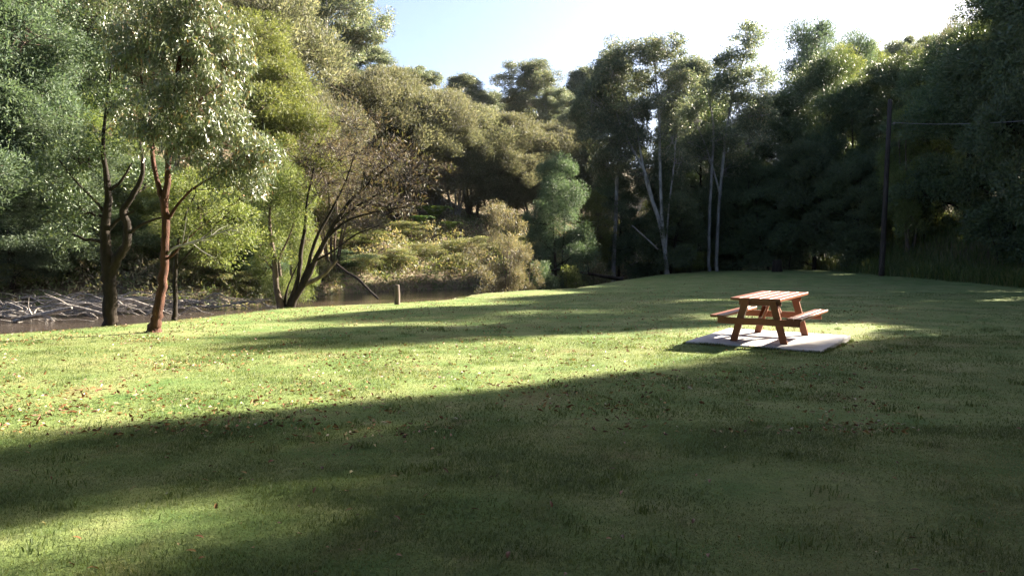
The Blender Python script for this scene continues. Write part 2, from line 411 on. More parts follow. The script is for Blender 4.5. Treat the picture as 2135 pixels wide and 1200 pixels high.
proto('dark_wide', 18, 14, 44, 'gum', 'dark_leaf', 'dark_bark', 18, 420, 330, .28, .10, 1.15, low=.55, r=.32, lean=.04, twig=.035, flat=.7, big=1.2)  # form used only for the unseen trees added to block sky light
proto('gum_a', 20, 13, 51, 'gum', 'gum_leaf', 'pale_bark', 17, 460, 200, .28, .09, .95, low=.5, r=.35, lean=.07, twig=.035, flat=.6)
proto('gum_b', 20, 13, 52, 'gum', 'gum_leaf', 'pale_bark', 15, 460, 200, .28, .09, .95, low=.45, nst=3, r=.24, twig=.035, flat=.6, spread=.2)
proto('gum_c', 20, 10, 53, 'gum', 'gum_leaf', 'pale_bark', 14, 420, 200, .28, .09, .95, low=.55, r=.3, lean=.05, twig=.035)
proto('shrub_a', 2.2, 2.4, 61, 'feather', 'scrub_leaf', 'brown_bark', 6, 70, 90, .09, .035, .28, low=.15, nst=4, r=.02, twig=.006)
proto('shrub_b', 2.2, 2.4, 62, 'spray', 'scrub_leaf', 'brown_bark', 6, 70, 90, .12, .03, .28, low=.1, nst=4, r=.02, twig=.006, extra=2)
proto('shrub_green', 2.2, 2.4, 63, 'feather', 'wattle_leaf', 'brown_bark', 6, 70, 100, .09, .04, .28, low=.1, nst=3, r=.02, twig=.006)
proto('shrub_lime', 2.2, 2.4, 64, 'feather', 'lime_leaf', 'brown_bark', 6, 70, 100, .09, .04, .28, low=.1, nst=3, r=.02, twig=.006)
proto('shrub_grey', 5, 4.2, 65, 'spray', 'grey_leaf', 'brown_bark', 10, 150, 90, .12, .03, .38, low=.12, nst=6, r=.03, twig=.008, extra=5, big=.8)
proto('shrub_dark', 2.6, 3, 66, 'feather', 'dark_leaf', 'dark_bark', 6, 80, 110, .12, .045, .34, low=.08, nst=3, r=.02, twig=.006)

def place_xy(kind, x, y, H, Wd, label, cat='tree', group=None, name=None, rz=None, sink=0.0):
    t, c, h0, w0 = P[kind]
    z = hgt(x, y) - sink
    name = name or {'wattle': 'wattle_tree', 'olive': 'tea_tree', 'twiggy': 'twiggy_tree', 'lime': 'acacia_tree', 'dark': 'blackwood_tree', 'gum': 'gum_tree', 'shrub': 'shrub'}[kind.split('_')[0]]
    e = empty(name, (x, y, z), (x * 7.3 + y * 3.1) % 6.28 if rz is None else rz)
    e.scale = (Wd / w0, Wd / w0, H / h0)
    tag(e, label, cat, group)
    obj('trunk', t, e); obj('crown', c, e)
    return e
def place(kind, px, d, top, wpx, label, group=None, cat='tree', name=None, rz=None):
    p = at_depth(px, top, d); z0 = hgt(p[0], p[1])
    return place_xy(kind, p[0], p[1], max(1.0, p[2] - z0), wpx / F * d, label, cat, group, name, rz)

g = 'riverside trees on the far bank'
# left bank across the river
for a in [
 ('wattle_a', 30, 34, -190, 430, 'blue-green feathery wattle at the far left behind the driftwood'),
 ('wattle_b', 110, 33, 250, 330, 'low spreading green wattle overhanging the driftwood at far left'),
 ('wattle_a', -110, 31, -100, 500, 'tall green wattle cut off by the left edge of the photo'),
 ('wattle_b', 20, 31.5, 380, 230, 'small green wattle hanging over the driftwood beside the left edge'),
 ('olive_a', 150, 41, -160, 330, 'brown-tipped tea tree above the blue-green wattle at top left'),
 ('olive_b', 10, 44, -260, 420, 'tall olive tea tree behind the wattles in the top left corner'),
 ('lime_b', 215, 37, 200, 280, 'yellow-green acacia behind the black forked trunk'),
 ('wattle_b', 300, 36, 330, 260, 'green wattle behind the red-barked gum trunk'),
 ('lime_a', 420, 35.5, 350, 260, 'yellow-green acacia to the right of the red-barked gum trunk'),
 ('lime_a', 505, 42, 30, 330, 'tall yellow-green acacia right of the silvery gum crown'),
 ('lime_b', 590, 44, 130, 260, 'yellow-green acacia below the big dark gum on the skyline'),
 ('lime_a', 605, 34.5, 332, 150, 'bright lime round crown beside the leaning multi-stemmed tree'),
 ('olive_c', 340, 46, -120, 360, 'olive tea tree half hidden behind the silvery gum crown'),
 ('olive_a', 480, 52, -130, 380, 'tall olive tea tree left of the big skyline gum'),
 ('olive_b', 250, 52, -300, 420, 'tall olive tea tree rising out of the top of the photo'),
 ('wattle_a', 540, 37, 430, 190, 'dark green wattle at the water behind the lime round crown'),
 ('olive_c', 640, 50, 190, 230, 'olive tea tree at the left end of the brown hillside thicket'),
 ('twiggy', 690, 46, 290, 250, 'purplish twiggy tree above the leaning multi-stemmed tree'),
 ('olive_a', 720, 57, 160, 240, 'brown-topped tea tree just below the big skyline gum'),
 ('olive_b', 815, 60, 158, 230, 'rounded brown tea tree forming the hillside skyline'),
 ('olive_c', 905, 62, 195, 210, 'brown tea tree on the hillside under the first distant gum'),
 ('olive_a', 985, 64, 228, 200, 'brown tea tree on the hillside under the second distant gum'),
 ('olive_b', 1065, 66, 248, 190, 'brown tea tree below the distant domed gum'),
 ('olive_c', 1145, 68, 262, 180, 'olive tea tree on the skyline right below the distant domed gum'),
 ('olive_a', 1215, 68, 290, 150, 'last olive tea tree at the right end of the hillside thicket'),
 ('wattle_a', 772, 58, 238, 120, 'pale green wattle standing out of the brown hillside thicket'),
 ('twiggy', 860, 60, 290, 190, 'purple-grey bare twiggy tree in the middle of the hillside'),
 ('olive_c', 950, 62, 270, 200, 'olive tea tree with pale stems above the tree fern'),
 ('olive_b', 1030, 63, 300, 190, 'olive tea tree above the pale grey flowering shrub'),
 ('olive_a', 1110, 65, 330, 170, 'olive tea tree behind the blue-green wattle'),
 ('lime_b', 735, 58, 400, 190, 'green acacia behind the leaning multi-stemmed tree'),
 ('wattle_b', 1165, 46, 325, 170, 'rounded blue-green wattle in the middle of the far bank'),
 ('lime_b', 1235, 53, 400, 120, 'light green acacia right of the blue-green wattle'),
 ('wattle_a', 1125, 50, 470, 110, 'small green wattle between the grey shrub and the lawn'),
 ('shrub_grey', 1045, 38.5, 430, 150, 'pale grey flowering shrub at the water in mid picture'),
 ('shrub_grey', 1095, 39.5, 510, 90, 'lower grey shrub beside the pale flowering one'),
]:
    kind, px, d, top, w, lab = a
    s = kind.startswith('shrub')
    place(kind, px, d, top, w, lab, 'shrubs at the water' if s else g, 'shrub' if s else 'tree')
# distant gums on the skyline
g = 'gums on the skyline'
for a in [
 ('gum_b', 675, 92, -110, 290, 'large dark gum towering over the brown hillside at upper left'),
 ('gum_a', 862, 104, 140, 150, 'first small distant gum right of the large dark gum'),
 ('gum_c', 965, 108, 156, 115, 'small distant gum with flat crown above the hillside gap'),
 ('gum_b', 1110, 112, 128, 185, 'distant domed gum with sky showing between its trunks'),
 ('gum_c', 1215, 118, 142, 110, 'dark distant gum squeezed beside the tall leaning gums'),
 ('gum_a', 1020, 125, 190, 120, 'faint low gum in the dip of the skyline'),
 ('gum_c', 770, 110, 100, 150, 'distant gum at the right foot of the large dark gum'),
 ('gum_b', 1165, 106, 185, 130, 'low distant gum filling the gap beside the domed gum'),
 ('gum_a', 1215, 100, 215, 120, 'low bluish gum under the dark distant one'),
 ('gum_a', 560, 96, -160, 260, 'tall distant gum behind the yellow-green acacias'),
]: place(*a, g)
# the far end of the lawn
g = 'trees at the far end of the lawn'
for a in [
 ('dark_a', 1290, 55, 365, 125, 'dark green tree with a leaning trunk where lawn meets river'),
 ('dark_b', 1390, 54, 320, 190, 'dark understorey tree behind the leaning white-trunked gums'),
 ('gum_a', 1280, 54, 110, 180, 'grey-green gum behind the left of the leaning gums'),
 ('gum_c', 1440, 76, 125, 170, 'pale gum behind the gap between the two gum groups'),
 ('dark_c', 1460, 59, 200, 170, 'dark tree between the leaning gums and the twin trunks'),
 ('lime_a', 1400, 70, 260, 150, 'sunlit green tree glimpsed between the white trunks'),
 ('lime_b', 1560, 72, 230, 150, 'sunlit light green tree right behind the twin white trunks'),
 ('dark_a', 1435, 68, 270, 170, 'dark tree filling the gap low between the two gum groups'),
 ('dark_c', 1530, 66, 270, 150, 'dark tree right behind the pair of thin trunks'),
 ('dark_b', 1545, 58, 330, 180, 'dark low tree right of the twin white trunks'),
 ('wattle_a', 1690, 80, 48, 240, 'blue-green tree with spiky top on the right skyline'),
 ('wattle_b', 1775, 82, 70, 170, 'blue-green tree just right of the spiky-topped one'),
 ('dark_a', 1630, 60, 190, 210, 'dark dense tree behind the wooden stump'),
 ('dark_c', 1720, 60, 120, 230, 'tall dark tree behind the picnic table'),
 ('lime_a', 1765, 66, 105, 220, 'olive-lit tree behind the tall dark tree of the right skyline'),
 ('dark_b', 1800, 57, 170, 220, 'dark tree immediately left of the utility pole'),
 ('dark_a', 1870, 55, 125, 230, 'dark tree behind the top of the utility pole'),
 ('dark_c', 1945, 52, 125, 230, 'dark tree right of the utility pole crossed by the wire'),
 ('dark_a', 1700, 56, 300, 190, 'low dark tree at the lawn edge behind the picnic table'),
 ('dark_b', 1600, 57, 350, 170, 'low dark tree left of the picnic table at the lawn end'),
 ('dark_c', 1790, 53, 330, 180, 'low dark tree at the lawn edge beside the utility pole'),
 ('lime_b', 1905, 49, 215, 150, 'sun-flecked olive tree behind the wire near the pole'),
]: place(*a, g)
# far hill on the right, then the wall of trees along the right of the lawn (their shade lies on the grass)
g = 'trees on the far right hill'
rng0 = random.Random(5)
hillab = ['distant sunlit tree on the hill above the utility pole', 'distant rounded tree on the hill crest', 'distant tree low on the right hill', 'distant pale tree on the right skyline', 'distant dark-topped tree on the right hill']
k = 0
for px, d, top in [(1830, 100, 92), (1880, 112, 80), (1935, 118, 74), (1985, 110, 66), (2035, 104, 55), (2085, 98, 20), (1850, 90, 130), (1915, 94, 115), (1970, 90, 105), (2025, 86, 85), (2070, 82, 60), (2120, 90, -30), (1800, 108, 110), (1745, 118, 120)]:
    order = ['far left', 'second from the left', 'third from the left', 'fourth from the left', 'fifth from the left', 'far right'][k % 6]
    place(['lime_a', 'gum_a', 'lime_b', 'dark_a', 'olive_a'][k % 5], px, d, top, 150, ['small sunlit tree on the hill crest straight above the utility pole', 'hazy gum on the hill crest right of the pole', 'sunlit tree on the crest over the middle of the wire', 'dark tree on the crest left of the top right corner', 'brownish tree on the crest near the top right corner', 'sunlit tree high at the top right corner', 'hazy gum on the slope behind the pole top', 'light green tree on the slope over the wire', 'dark tree on the slope over the wire', 'brownish tree halfway up the right slope', 'sunlit tree below the top right corner', 'tall gum poking into the top right corner', 'light green tree on the skyline left of the pole', 'dark skyline tree between the spiky top and the pole'][k], g)
    k += 1
g = 'trees along the right side of the lawn'
LANE = [
 # kind, x, y, top height above the lawn, width, label
 ('dark_c', 26.0, 47.5, 14.0, 8.5, 'dark tree with a sunlit crest right of the pole'),
 ('dark_a', 25.5, 42.5, 15.0, 8.5, 'tall dark tree under the right half of the wire'),
 ('dark_b', 25.0, 38.0, 17.5, 8.0, 'tall dark tree at the right edge of the photo'),
 ('dark_b', 30.5, 45.0, 17.5, 8.0, 'dark tree high on the bank at the right edge'),
 ('dark_c', 33.0, 52.0, 18.0, 9.0, 'dark tree on the bank behind the right end of the wire'),
 ('dark_c', 24.0, 19.3, 16.6, 8.0, 'middling shade tree between two taller ones outside the right edge'),
 ('dark_a', 23.2, 22.8, 18.0, 4.6, 'tall slim shade tree beside the lawn outside the right edge'),
 ('dark_b', 24.0, 14.2, 18.6, 9.6, 'second shade tree outside the right edge of the photo'),
 ('dark_c', 23.5, 8.0, 18.5, 9.5, 'third shade tree outside the right edge of the photo'),
 ('dark_a', 21.5, 2.2, 18.0, 10., 'fourth shade tree outside the right edge of the photo'),
 ('dark_b', 17.0, -3.5, 17.0, 10., 'shade tree close to the right of the photographer'),
 ('dark_c', 24.5, 27.2, 8.9, 8.0, 'lower tree in the gap of the shade trees outside the frame'),
 ('dark_a', 23.5, 23.9, 10.6, 5.5, 'low tree in the gap of the shade trees nearest the frame'),
 ('dark_b', 26.5, 25.4, 16.4, 4.6, 'slim tree added to thicken the shade, on the bank outside the right edge'),  # added behind a sparse crown to close a sunny streak
 ('dark_wide', -4.0, -2.2, 19.0, 15.0, 'added spreading tree blocking sky light over the photographer on the left'),  # unseen canopies added from here on, they darken the foreground by hiding sky
 ('dark_wide', 5.0, -2.8, 20.0, 15.0, 'added spreading tree blocking sky light over the photographer on the right'),
 ('dark_wide', 9.8, 5.6, 18.5, 13.0, 'added spreading tree blocking sky light over the right of the foreground'),
 ('dark_wide', -10.8, 6.5, 18.0, 14.0, 'added spreading tree blocking sky light over the left of the foreground'),
 ('dark_wide', 13.5, -1.0, 19.0, 13.0, 'added spreading tree blocking sky light right of the photographer'),
 ('dark_c', 31.0, 24.5, 18.0, 9.0, 'added fill tree thickening the shade further up the bank outside the right edge'),  # unseen fill trees start here, added to stop sun leaking through the crowns
 ('dark_b', 27.5, 14.0, 19.0, 8.5, 'tall added fill tree behind the second shade tree outside the frame'),
 ('dark_a', 26.5, 10.2, 18.5, 8.0, 'tall added fill tree behind the third shade tree outside the frame'),
 ('dark_a', 27.5, 21.3, 15.5, 8.0, 'middling added fill tree thickening the shade on the bank outside the right edge'),
 ('dark_b', 28.5, 30.0, 11.8, 8.0, 'lower tree on the bank in the gap of the shade trees'),
 ('dark_a', 30.0, 17.0, 21., 11., 'shade tree high on the bank outside the right edge'),
 ('dark_c', 29.0, 9.0, 20., 11., 'second tree high on the bank outside the right edge'),
 ('dark_b', 29.0, 1.0, 20., 11., 'third tree high on the bank outside the right edge'),
 ('dark_b', 25.0, 33.2, 17.8, 7.0, 'slim tall dark tree just outside the right edge'),
 ('dark_a', 10.0, -8.0, 19., 12., 'added broad tree cutting sky light behind the photographer on the right'),  # from here unseen trees added around the camera to lower the sky light
 ('dark_b', 1.5, -8.5, 19., 12., 'added broad tree cutting sky light straight behind the photographer'),
 ('dark_c', -7.0, -7.0, 18., 12., 'added broad tree cutting sky light behind the photographer on the left'),
 ('dark_a', -14.0, -1.0, 17., 12., 'added broad tree cutting sky light left of the photographer by the river'),
 ('dark_b', -17.5, 6.0, 15., 9., 'added tree cutting sky light on the river bank outside the left edge'),
]
for kind, x, y, top, w, lab in LANE: place_xy(kind, x, y, top - hgt(x, y), w, lab, 'tree', g)
for i, (x, y, H) in enumerate([(24, 36, 3.2), (26, 39, 3), (24.6, 41, 3), (27, 45, 3.2), (25, 49.5, 3.4), (22, 53, 3.4), (18.5, 56, 3.4), (15.5, 58, 3.0), (27, 33, 3), (23.2, 29, 3), (20, 58, 4), (16, 62, 5), (12.5, 60, 3)]):
    place_xy('shrub_dark', x, y, H, 4.2, ['dark shrub on the bank at the right edge', 'dark shrub on the bank below the wire end', 'dark shrub behind the long grass right of the pole', 'dark shrub up the bank under the wire', 'dark shrub a few metres right of the pole foot', 'dark shrub behind the foot of the pole', 'dark shrub left of the pole foot at the lawn end', 'dark shrub behind the wooden stump', 'dark shrub outside the right edge on the bank', 'dark shrub outside the right edge beside the lawn', 'taller dark shrub behind the pole', 'taller dark shrub in the gap left of the stump', 'dark shrub behind the twin white trunks'][i], 'shrub', 'dark shrubs at the lawn end')

# ------------------------------------------------------------------ hero trees (stems traced through the photograph's pixels at their real distance)
def hero(name, label, base_px, depth, stems_px, lobes_px, yoff, style, leafm, barkm, ncl, per, L, W, rc, seed, **kw):
    d = depth; s = d / F
    B = at_depth(base_px[0], base_px[1], d); rng = np.random.default_rng(seed)
    zb = hgt(B[0], B[1]); B[2] = zb
    stems = []
    for k, st in enumerate(stems_px):
        pts = []
        for i, q in enumerate(st):
            p = at_depth(q[0], q[1], d) - B
            p[1] += (q[3] if len(q) > 3 else 0)
            pts.append((*p, q[2] * s * .5))
        stems.append(pts)
    lobes = []
    for (px, py, rx, rz, w, yo) in lobes_px:
        c = at_depth(px, py, d) - B
        lobes.append((c[0], c[1] + yo, c[2], rx * s, max(.6, rx * s * yoff), rz * s, w))
    t, c = make_tree(name, seed, stems, lobes, style, M[leafm], M[barkm], ncl, per, L, W, rc, **kw)
    e = empty(name, B); tag(e, label, 'tree')
    obj('trunk', t, e); obj('crown', c, e)
    return e, B, s
def dead_branch(parent, B, d, pts, name, label, mat, twigs=0, seed=0):
    mb = MB(); rng = np.random.default_rng(seed); s = d / F
    P0 = [(*(at_depth(q[0], q[1], d) - B + [0, q[3] if len(q) > 3 else 0, 0]), q[2] * s * .5) for q in pts]
    C = curve(P0, 4); mb.tube(C[:, :3], C[:, 3], 6)
    for i in range(twigs):
        j = rng.integers(len(C) // 3, len(C)); q = C[j]; e = q[:3] + np.array([abs(rng.normal(.25, .2)), rng.normal(0, .2), rng.normal(.12, .2)])
        t = curve([(*q[:3], q[3] * .5), (*(.5 * (q[:3] + e) + rng.normal(0, .04, 3)), q[3] * .35), (*e, .003)], 3); mb.tube(t[:, :3], t[:, 3], 4)
    o = obj(name, mb.data(name, mat), parent); o['label'] = label

e, B, s = hero('gum_tree', 'slender gum with red-brown peeling trunk and silvery hanging leaves on the lawn', (325, 688), 16.3,
  [[(320, 702, 36), (322, 690, 29), (325, 672, 23.5), (331, 640, 21), (340, 580, 18.5), (343, 520, 17), (346, 460, 16), (341, 415, 15)],
   [(341, 418, 15), (330, 385, 10), (318, 330, 9), (308, 270, 7, .2), (285, 190, 5, .3), (275, 110, 3, .3)],
   [(342, 418, 15), (350, 370, 13), (352, 310, 12), (362, 230, 10), (372, 140, 8), (385, 40, 6), (392, -60, 3)],
   [(352, 455, 8), (372, 425, 6), (400, 395, 5), (450, 365, 4), (500, 330, 2.5)],
   [(351, 330, 7), (385, 270, 5), (430, 215, 4, -.3), (470, 170, 2)],
   [(346, 540, 7), (362, 530, 5), (385, 505, 3), (410, 480, 2)]],
  [(385, 130, 95, 95, 3, 0), (345, 40, 90, 80, 2.4, .2), (300, 150, 75, 90, 2.0, .4), (430, 220, 85, 80, 2.6, -.3), (350, 240, 70, 60, 1.6, -.3),
   (480, 300, 75, 60, 1.7, 0), (525, 330, 50, 45, .9, .1), (430, 60, 70, 80, 1.9, .1), (390, -50, 90, 80, 2, 0), (300, 60, 65, 70, 1.2, .5),
   (455, 130, 60, 70, 1.3, .3), (410, 320, 60, 38, .9, -.2), (540, 395, 28, 30, .22, 0), (265, 240, 50, 60, 1.0, .4), (330, 290, 60, 35, .7, 0), (245, 110, 50, 80, 1.1, .6), (225, 30, 50, 60, .8, .7), (500, 385, 45, 35, .5, 0), (455, 370, 40, 30, .4, .2)],
  .9, 'droop', 'euc_leaf', 'red_bark', 315, 120, .12, .026, .26, 101, twig=.006, extra=1, flat=1.1, limb_r=.45, sides=8)
dead_branch(e, B, 16.3, [(350, 530, 6), (362, 518, 6), (400, 506, 5), (440, 492, 3.5), (500, 470, 1.5)], 'dead_branch', 'bare pale grey side branch', M['pale_bark'], 12, 3)
hero('wattle_tree', 'black-trunked forked tree on the bank left of the red-barked gum', (228, 668), 18.6,
  [[(228, 690, 34), (229, 665, 28), (228, 600, 29), (227, 562, 30), (222, 520, 22), (221, 460, 19), (226, 400, 14), (215, 300, 8), (225, 200, 5), (235, 110, 3)],
   [(230, 570, 24), (246, 540, 20), (264, 505, 18), (266, 470, 17), (258, 440, 14), (275, 410, 12), (298, 360, 9), (290, 290, 6), (270, 200, 4)],
   [(264, 490, 9), (280, 478, 7), (300, 466, 6), (330, 455, 4), (360, 450, 2)], [(222, 450, 9), (200, 420, 6), (160, 380, 4), (120, 330, 3)], [(226, 480, 8), (250, 455, 6), (280, 440, 4)],
   [(224, 400, 8), (250, 380, 6), (275, 340, 3)]],
  [(240, 130, 70, 90, 2, .3), (215, 230, 60, 70, 1.5, .2), (270, 260, 60, 60, 1.2, .6), (160, 330, 60, 50, 1.1, 0), (110, 370, 60, 45, .9, 0), (190, 60, 60, 60, 1, 0), (250, 20, 70, 70, 1.3, .5), (170, 440, 60, 40, .8, 0), (130, 480, 55, 40, .7, .2), (270, 380, 50, 40, .5, .8)],
  .9, 'feather', 'dark_leaf', 'dark_bark', 210, 85, .09, .03, .32, 102, twig=.007, sides=8)
hero('sapling_tree', 'thin dark sapling with airy yellow-green leaves behind the red-barked gum', (364, 655), 19.8,
  [[(363, 668, 13), (365, 650, 11), (365, 600, 9), (366, 560, 8), (372, 500, 6), (390, 440, 4), (410, 400, 2)], [(366, 560, 6), (400, 520, 4), (440, 480, 3), (480, 440, 2)]],
  [(420, 430, 60, 45, 1, 0), (470, 460, 55, 40, 1, .2), (400, 480, 45, 35, .7, 0), (500, 500, 40, 35, .6, 0), (440, 530, 45, 30, .5, .3), (390, 400, 40, 35, .6, 0)],
  .9, 'feather', 'lime_leaf', 'dark_bark', 90, 75, .08, .028, .28, 103, twig=.006)
e, B, s = hero('leaning_tree', 'leaning multi-stemmed tree fanning right from the river bank', (605, 636), 24.3,
  [[(606, 650, 17.6), (612, 628, 14.4), (640, 580, 12.8), (660, 535, 11.2), (690, 480, 9.6), (730, 420, 7.2), (780, 372, 5.6), (830, 330, 4.0), (870, 290, 2.4)],
   [(600, 650, 14.4), (606, 625, 11.2), (622, 575, 9.6), (628, 520, 8.8), (637, 470, 7.2), (640, 420, 4.8), (655, 350, 3.2)],
   [(617, 618, 10.4), (640, 560, 8.0), (658, 500, 7.2), (690, 440, 5.6), (720, 380, 4.0), (740, 320, 2.4)],
   [(678, 500, 7.2), (720, 462, 5.6), (770, 445, 4.0), (850, 430, 2.4)], [(700, 465, 5.6), (745, 430, 4.0), (800, 400, 3.2), (860, 385, 1.6)], [(590, 645, 9.6), (600, 600, 4.0), (612, 570, 3.2), (625, 540, 1.6)],
   [(655, 545, 5.6), (700, 520, 4.0), (740, 490, 3.2), (790, 470, 1.6)]],
  [(700, 330, 80, 60, 1.4, 0), (790, 330, 80, 55, 1.4, .3), (850, 360, 60, 50, 1, 0), (660, 400, 50, 50, .8, .4), (770, 420, 70, 35, .9, -.3), (830, 425, 50, 25, .6, 0), (740, 260, 60, 40, .8, 0), (640, 330, 40, 50, .6, 0)],
  1.0, 'spray', 'twig_leaf', 'dark_bark', 150, 30, .13, .016, .48, 104, twig=.009, extra=8, sides=7)
dead_branch(e, B, 24.3, [(628, 596, 10), (655, 584, 9), (675, 572, 8), (690, 556, 7), (703, 541, 6)], 'broken_branch', 'thick brown broken limb', M['brown_bark'])
hero('wattle_tree', 'small brown-trunked tree just left of the leaning multi-stemmed tree', (582, 638), 24.2,
  [[(586, 652, 18), (584, 636, 15), (576, 590, 12), (572, 545, 11), (566, 500, 8), (562, 450, 5), (570, 400, 3)], [(584, 575, 8), (582, 540, 6), (600, 500, 4), (615, 460, 2)], [(572, 565, 6), (555, 545, 4), (540, 535, 2)]],
  [(560, 430, 45, 45, 1, 0), (600, 400, 45, 40, 1, .3), (545, 500, 40, 25, .5, 0), (610, 450, 35, 35, .6, 0), (570, 540, 35, 15, .4, 0)],
  .9, 'feather', 'lime_leaf', 'brown_bark', 85, 80, .09, .028, .3, 105, twig=.007)
e, B, s = hero('gum_tree', 'tall gum with three leaning white trunks at the river end of the lawn', (1385, 560), 52,
  [[(1390, 575, 10.1), (1388, 540, 7.9), (1382, 480, 6.5), (1362, 420, 5.8), (1345, 360, 5.0), (1318, 310, 4.3), (1290, 250, 3.6), (1275, 190, 2.2)],
   [(1388, 540, 6.5), (1375, 470, 5.8), (1350, 390, 5.0), (1338, 330, 4.3), (1325, 260, 3.6), (1300, 190, 2.9), (1285, 150, 1.4)],
   [(1393, 575, 8.6), (1386, 520, 7.2), (1378, 420, 6.5), (1376, 330, 5.8), (1374, 240, 4.3), (1368, 170, 2.9), (1362, 110, 2.2)],
   [(1388, 520, 4.3), (1395, 430, 3.6), (1405, 350, 2.9), (1410, 280, 2.2)]],
  [(1280, 160, 45, 45, 1.2, 0), (1340, 130, 50, 45, 1.3, 0), (1385, 110, 45, 40, 1.1, 0), (1240, 220, 40, 45, .9, 0), (1310, 230, 55, 45, 1.2, 0), (1375, 200, 50, 50, 1.2, 0), (1420, 190, 35, 45, .7, 0), (1250, 290, 45, 35, .8, 0), (1330, 300, 50, 30, .7, .5), (1400, 290, 40, 40, .7, 0), (1290, 110, 35, 30, .6, 0), (1345, 360, 45, 30, .5, .6), (1270, 340, 35, 30, .5, 0), (1420, 340, 30, 35, .5, .4)],
  1.0, 'gum', 'gum_leaf', 'pale_bark', 320, 95, .20, .06, .58, 106, twig=.02)
e, B, s = hero('gum_tree', 'twin-trunked gum with thin white trunks behind the picnic table', (1488, 562), 56,
  [[(1494, 575, 8.6), (1494, 540, 7.2), (1498, 440, 6.5), (1507, 340, 5.8), (1515, 270, 4.3), (1530, 190, 3.6), (1555, 110, 2.2)],
   [(1480, 572, 7.9), (1478, 540, 6.5), (1480, 440, 5.8), (1485, 340, 5.0), (1488, 270, 4.3), (1480, 220, 2.9), (1465, 180, 1.4)],
   [(1500, 400, 4.3), (1470, 300, 2.9), (1445, 250, 2.2)]],
  [(1560, 90, 35, 45, 1, 0), (1520, 140, 40, 40, 1, 0), (1580, 170, 40, 50, 1.1, 0), (1480, 190, 45, 40, 1, 0), (1540, 230, 50, 40, 1.2, 0), (1450, 250, 35, 35, .7, 0), (1585, 240, 30, 40, .6, 0), (1500, 290, 50, 30, .8, 0), (1440, 300, 30, 25, .4, 0), (1560, 300, 45, 40, .8, .5), (1530, 180, 45, 45, .9, .4), (1465, 330, 35, 30, .5, .5), (1520, 350, 40, 35, .5, .8)],
  1.0, 'gum', 'gum_leaf', 'pale_bark', 310, 95, .20, .06, .60, 107, twig=.02)

# ------------------------------------------------------------------ shrubs and ground cover of the far bank
sh = [('shrub_lime', 20, 31.6, 600, 120, 'lime-green bush at the left edge above the driftwood'), ('shrub_green', 75, 32.5, 590, 110, 'green bush behind the left end of the driftwood'),
 ('shrub_green', 130, 33, 600, 100, 'green bush left of the black trunk'), ('shrub_b', 190, 34, 585, 110, 'mixed scrub bush touching the black trunk on its left'),
 ('shrub_a', 270, 35, 560, 120, 'pale leafy bush between the black trunk and the gum'), ('shrub_b', 320, 36, 590, 90, 'low bush hidden behind the red trunk'),
 ('shrub_a', 400, 36.5, 565, 130, 'pale brown-green bush right of the thin dark sapling'), ('shrub_green', 465, 36.5, 570, 90, 'green bush over the right end of the driftwood'),
 ('shrub_a', 520, 38, 575, 100, 'pale bush at the water left of the leaning tree'), ('shrub_green', 555, 40, 590, 80, 'green bush tucked behind the leaning tree foot'),
 ('shrub_b', 660, 44, 560, 110, 'brown scrub bush right of the leaning stems'), ('shrub_green', 720, 47, 520, 120, 'green bush behind the fallen dark branch'),
 ('shrub_a', 775, 48.5, 545, 110, 'sunlit scrub bush above the short wooden post'), ('shrub_b', 830, 50, 545, 100, 'tan scrub bush behind the wooden post'),
 ('shrub_lime', 760, 52, 500, 120, 'lime bush up the slope above the wooden post'), ('shrub_b', 850, 55, 490, 120, 'tan bush below the tree fern'),
 ('shrub_a', 890, 52, 540, 110, 'scrub bush at the water right of the wooden post'), ('shrub_b', 950, 54, 500, 110, 'tan bush right below the tree fern'),
 ('shrub_a', 955, 52, 555, 90, 'low scrub bush at the bend of the river'), ('shrub_a', 1000, 55, 520, 110, 'scrub bush left of the pale flowering shrub'),
 ('shrub_green', 1130, 41, 545, 80, 'green bush right of the pale flowering shrub'), ('shrub_lime', 1185, 43, 555, 80, 'lime-green bush at the foot of the blue-green wattle'),
 ('shrub_a', 1240, 47, 545, 100, 'sunlit bush left of the dark riverside tree'), ('shrub_green', 1330, 57, 555, 80, 'green bush behind the fallen branch'),
 ('shrub_lime', 1435, 54, 510, 75, 'bright green bush left of the twin white trunks'), ('shrub_lime', 1470, 57, 525, 60, 'small bright bush behind the twin white trunks'),
 ('shrub_a', 1290, 60, 540, 90, 'pale bush behind the dark riverside tree'), ('shrub_b', 1380, 60, 545, 90, 'tan bush behind the leaning gum trunks'),
 ('shrub_b', 345, 34.2, 610, 110, 'low pale bush at the water between the red trunk and the dark sapling'), ('shrub_a', 430, 35, 600, 120, 'low grey-green bush at the water right of the dark sapling'),
 ('shrub_b', 500, 36, 598, 110, 'low brownish bush at the water before the leaning tree'), ('shrub_dark', 550, 37, 590, 110, 'dark bush at the water behind the small brown trunk'),
 ('shrub_dark', 60, 33.5, 520, 200, 'dark green bush hanging over the driftwood at far left'), ('shrub_dark', 170, 34, 540, 170, 'dark bush over the driftwood just left of the black trunk'),
 ('shrub_a', 1620, 60, 520, 70, 'tan bush touched by sun behind the wooden stump')]
for kind, px, d, top, w, lab in sh: place(kind, px, d, top, w, lab, 'bushes on the far bank', 'bush', 'bush')

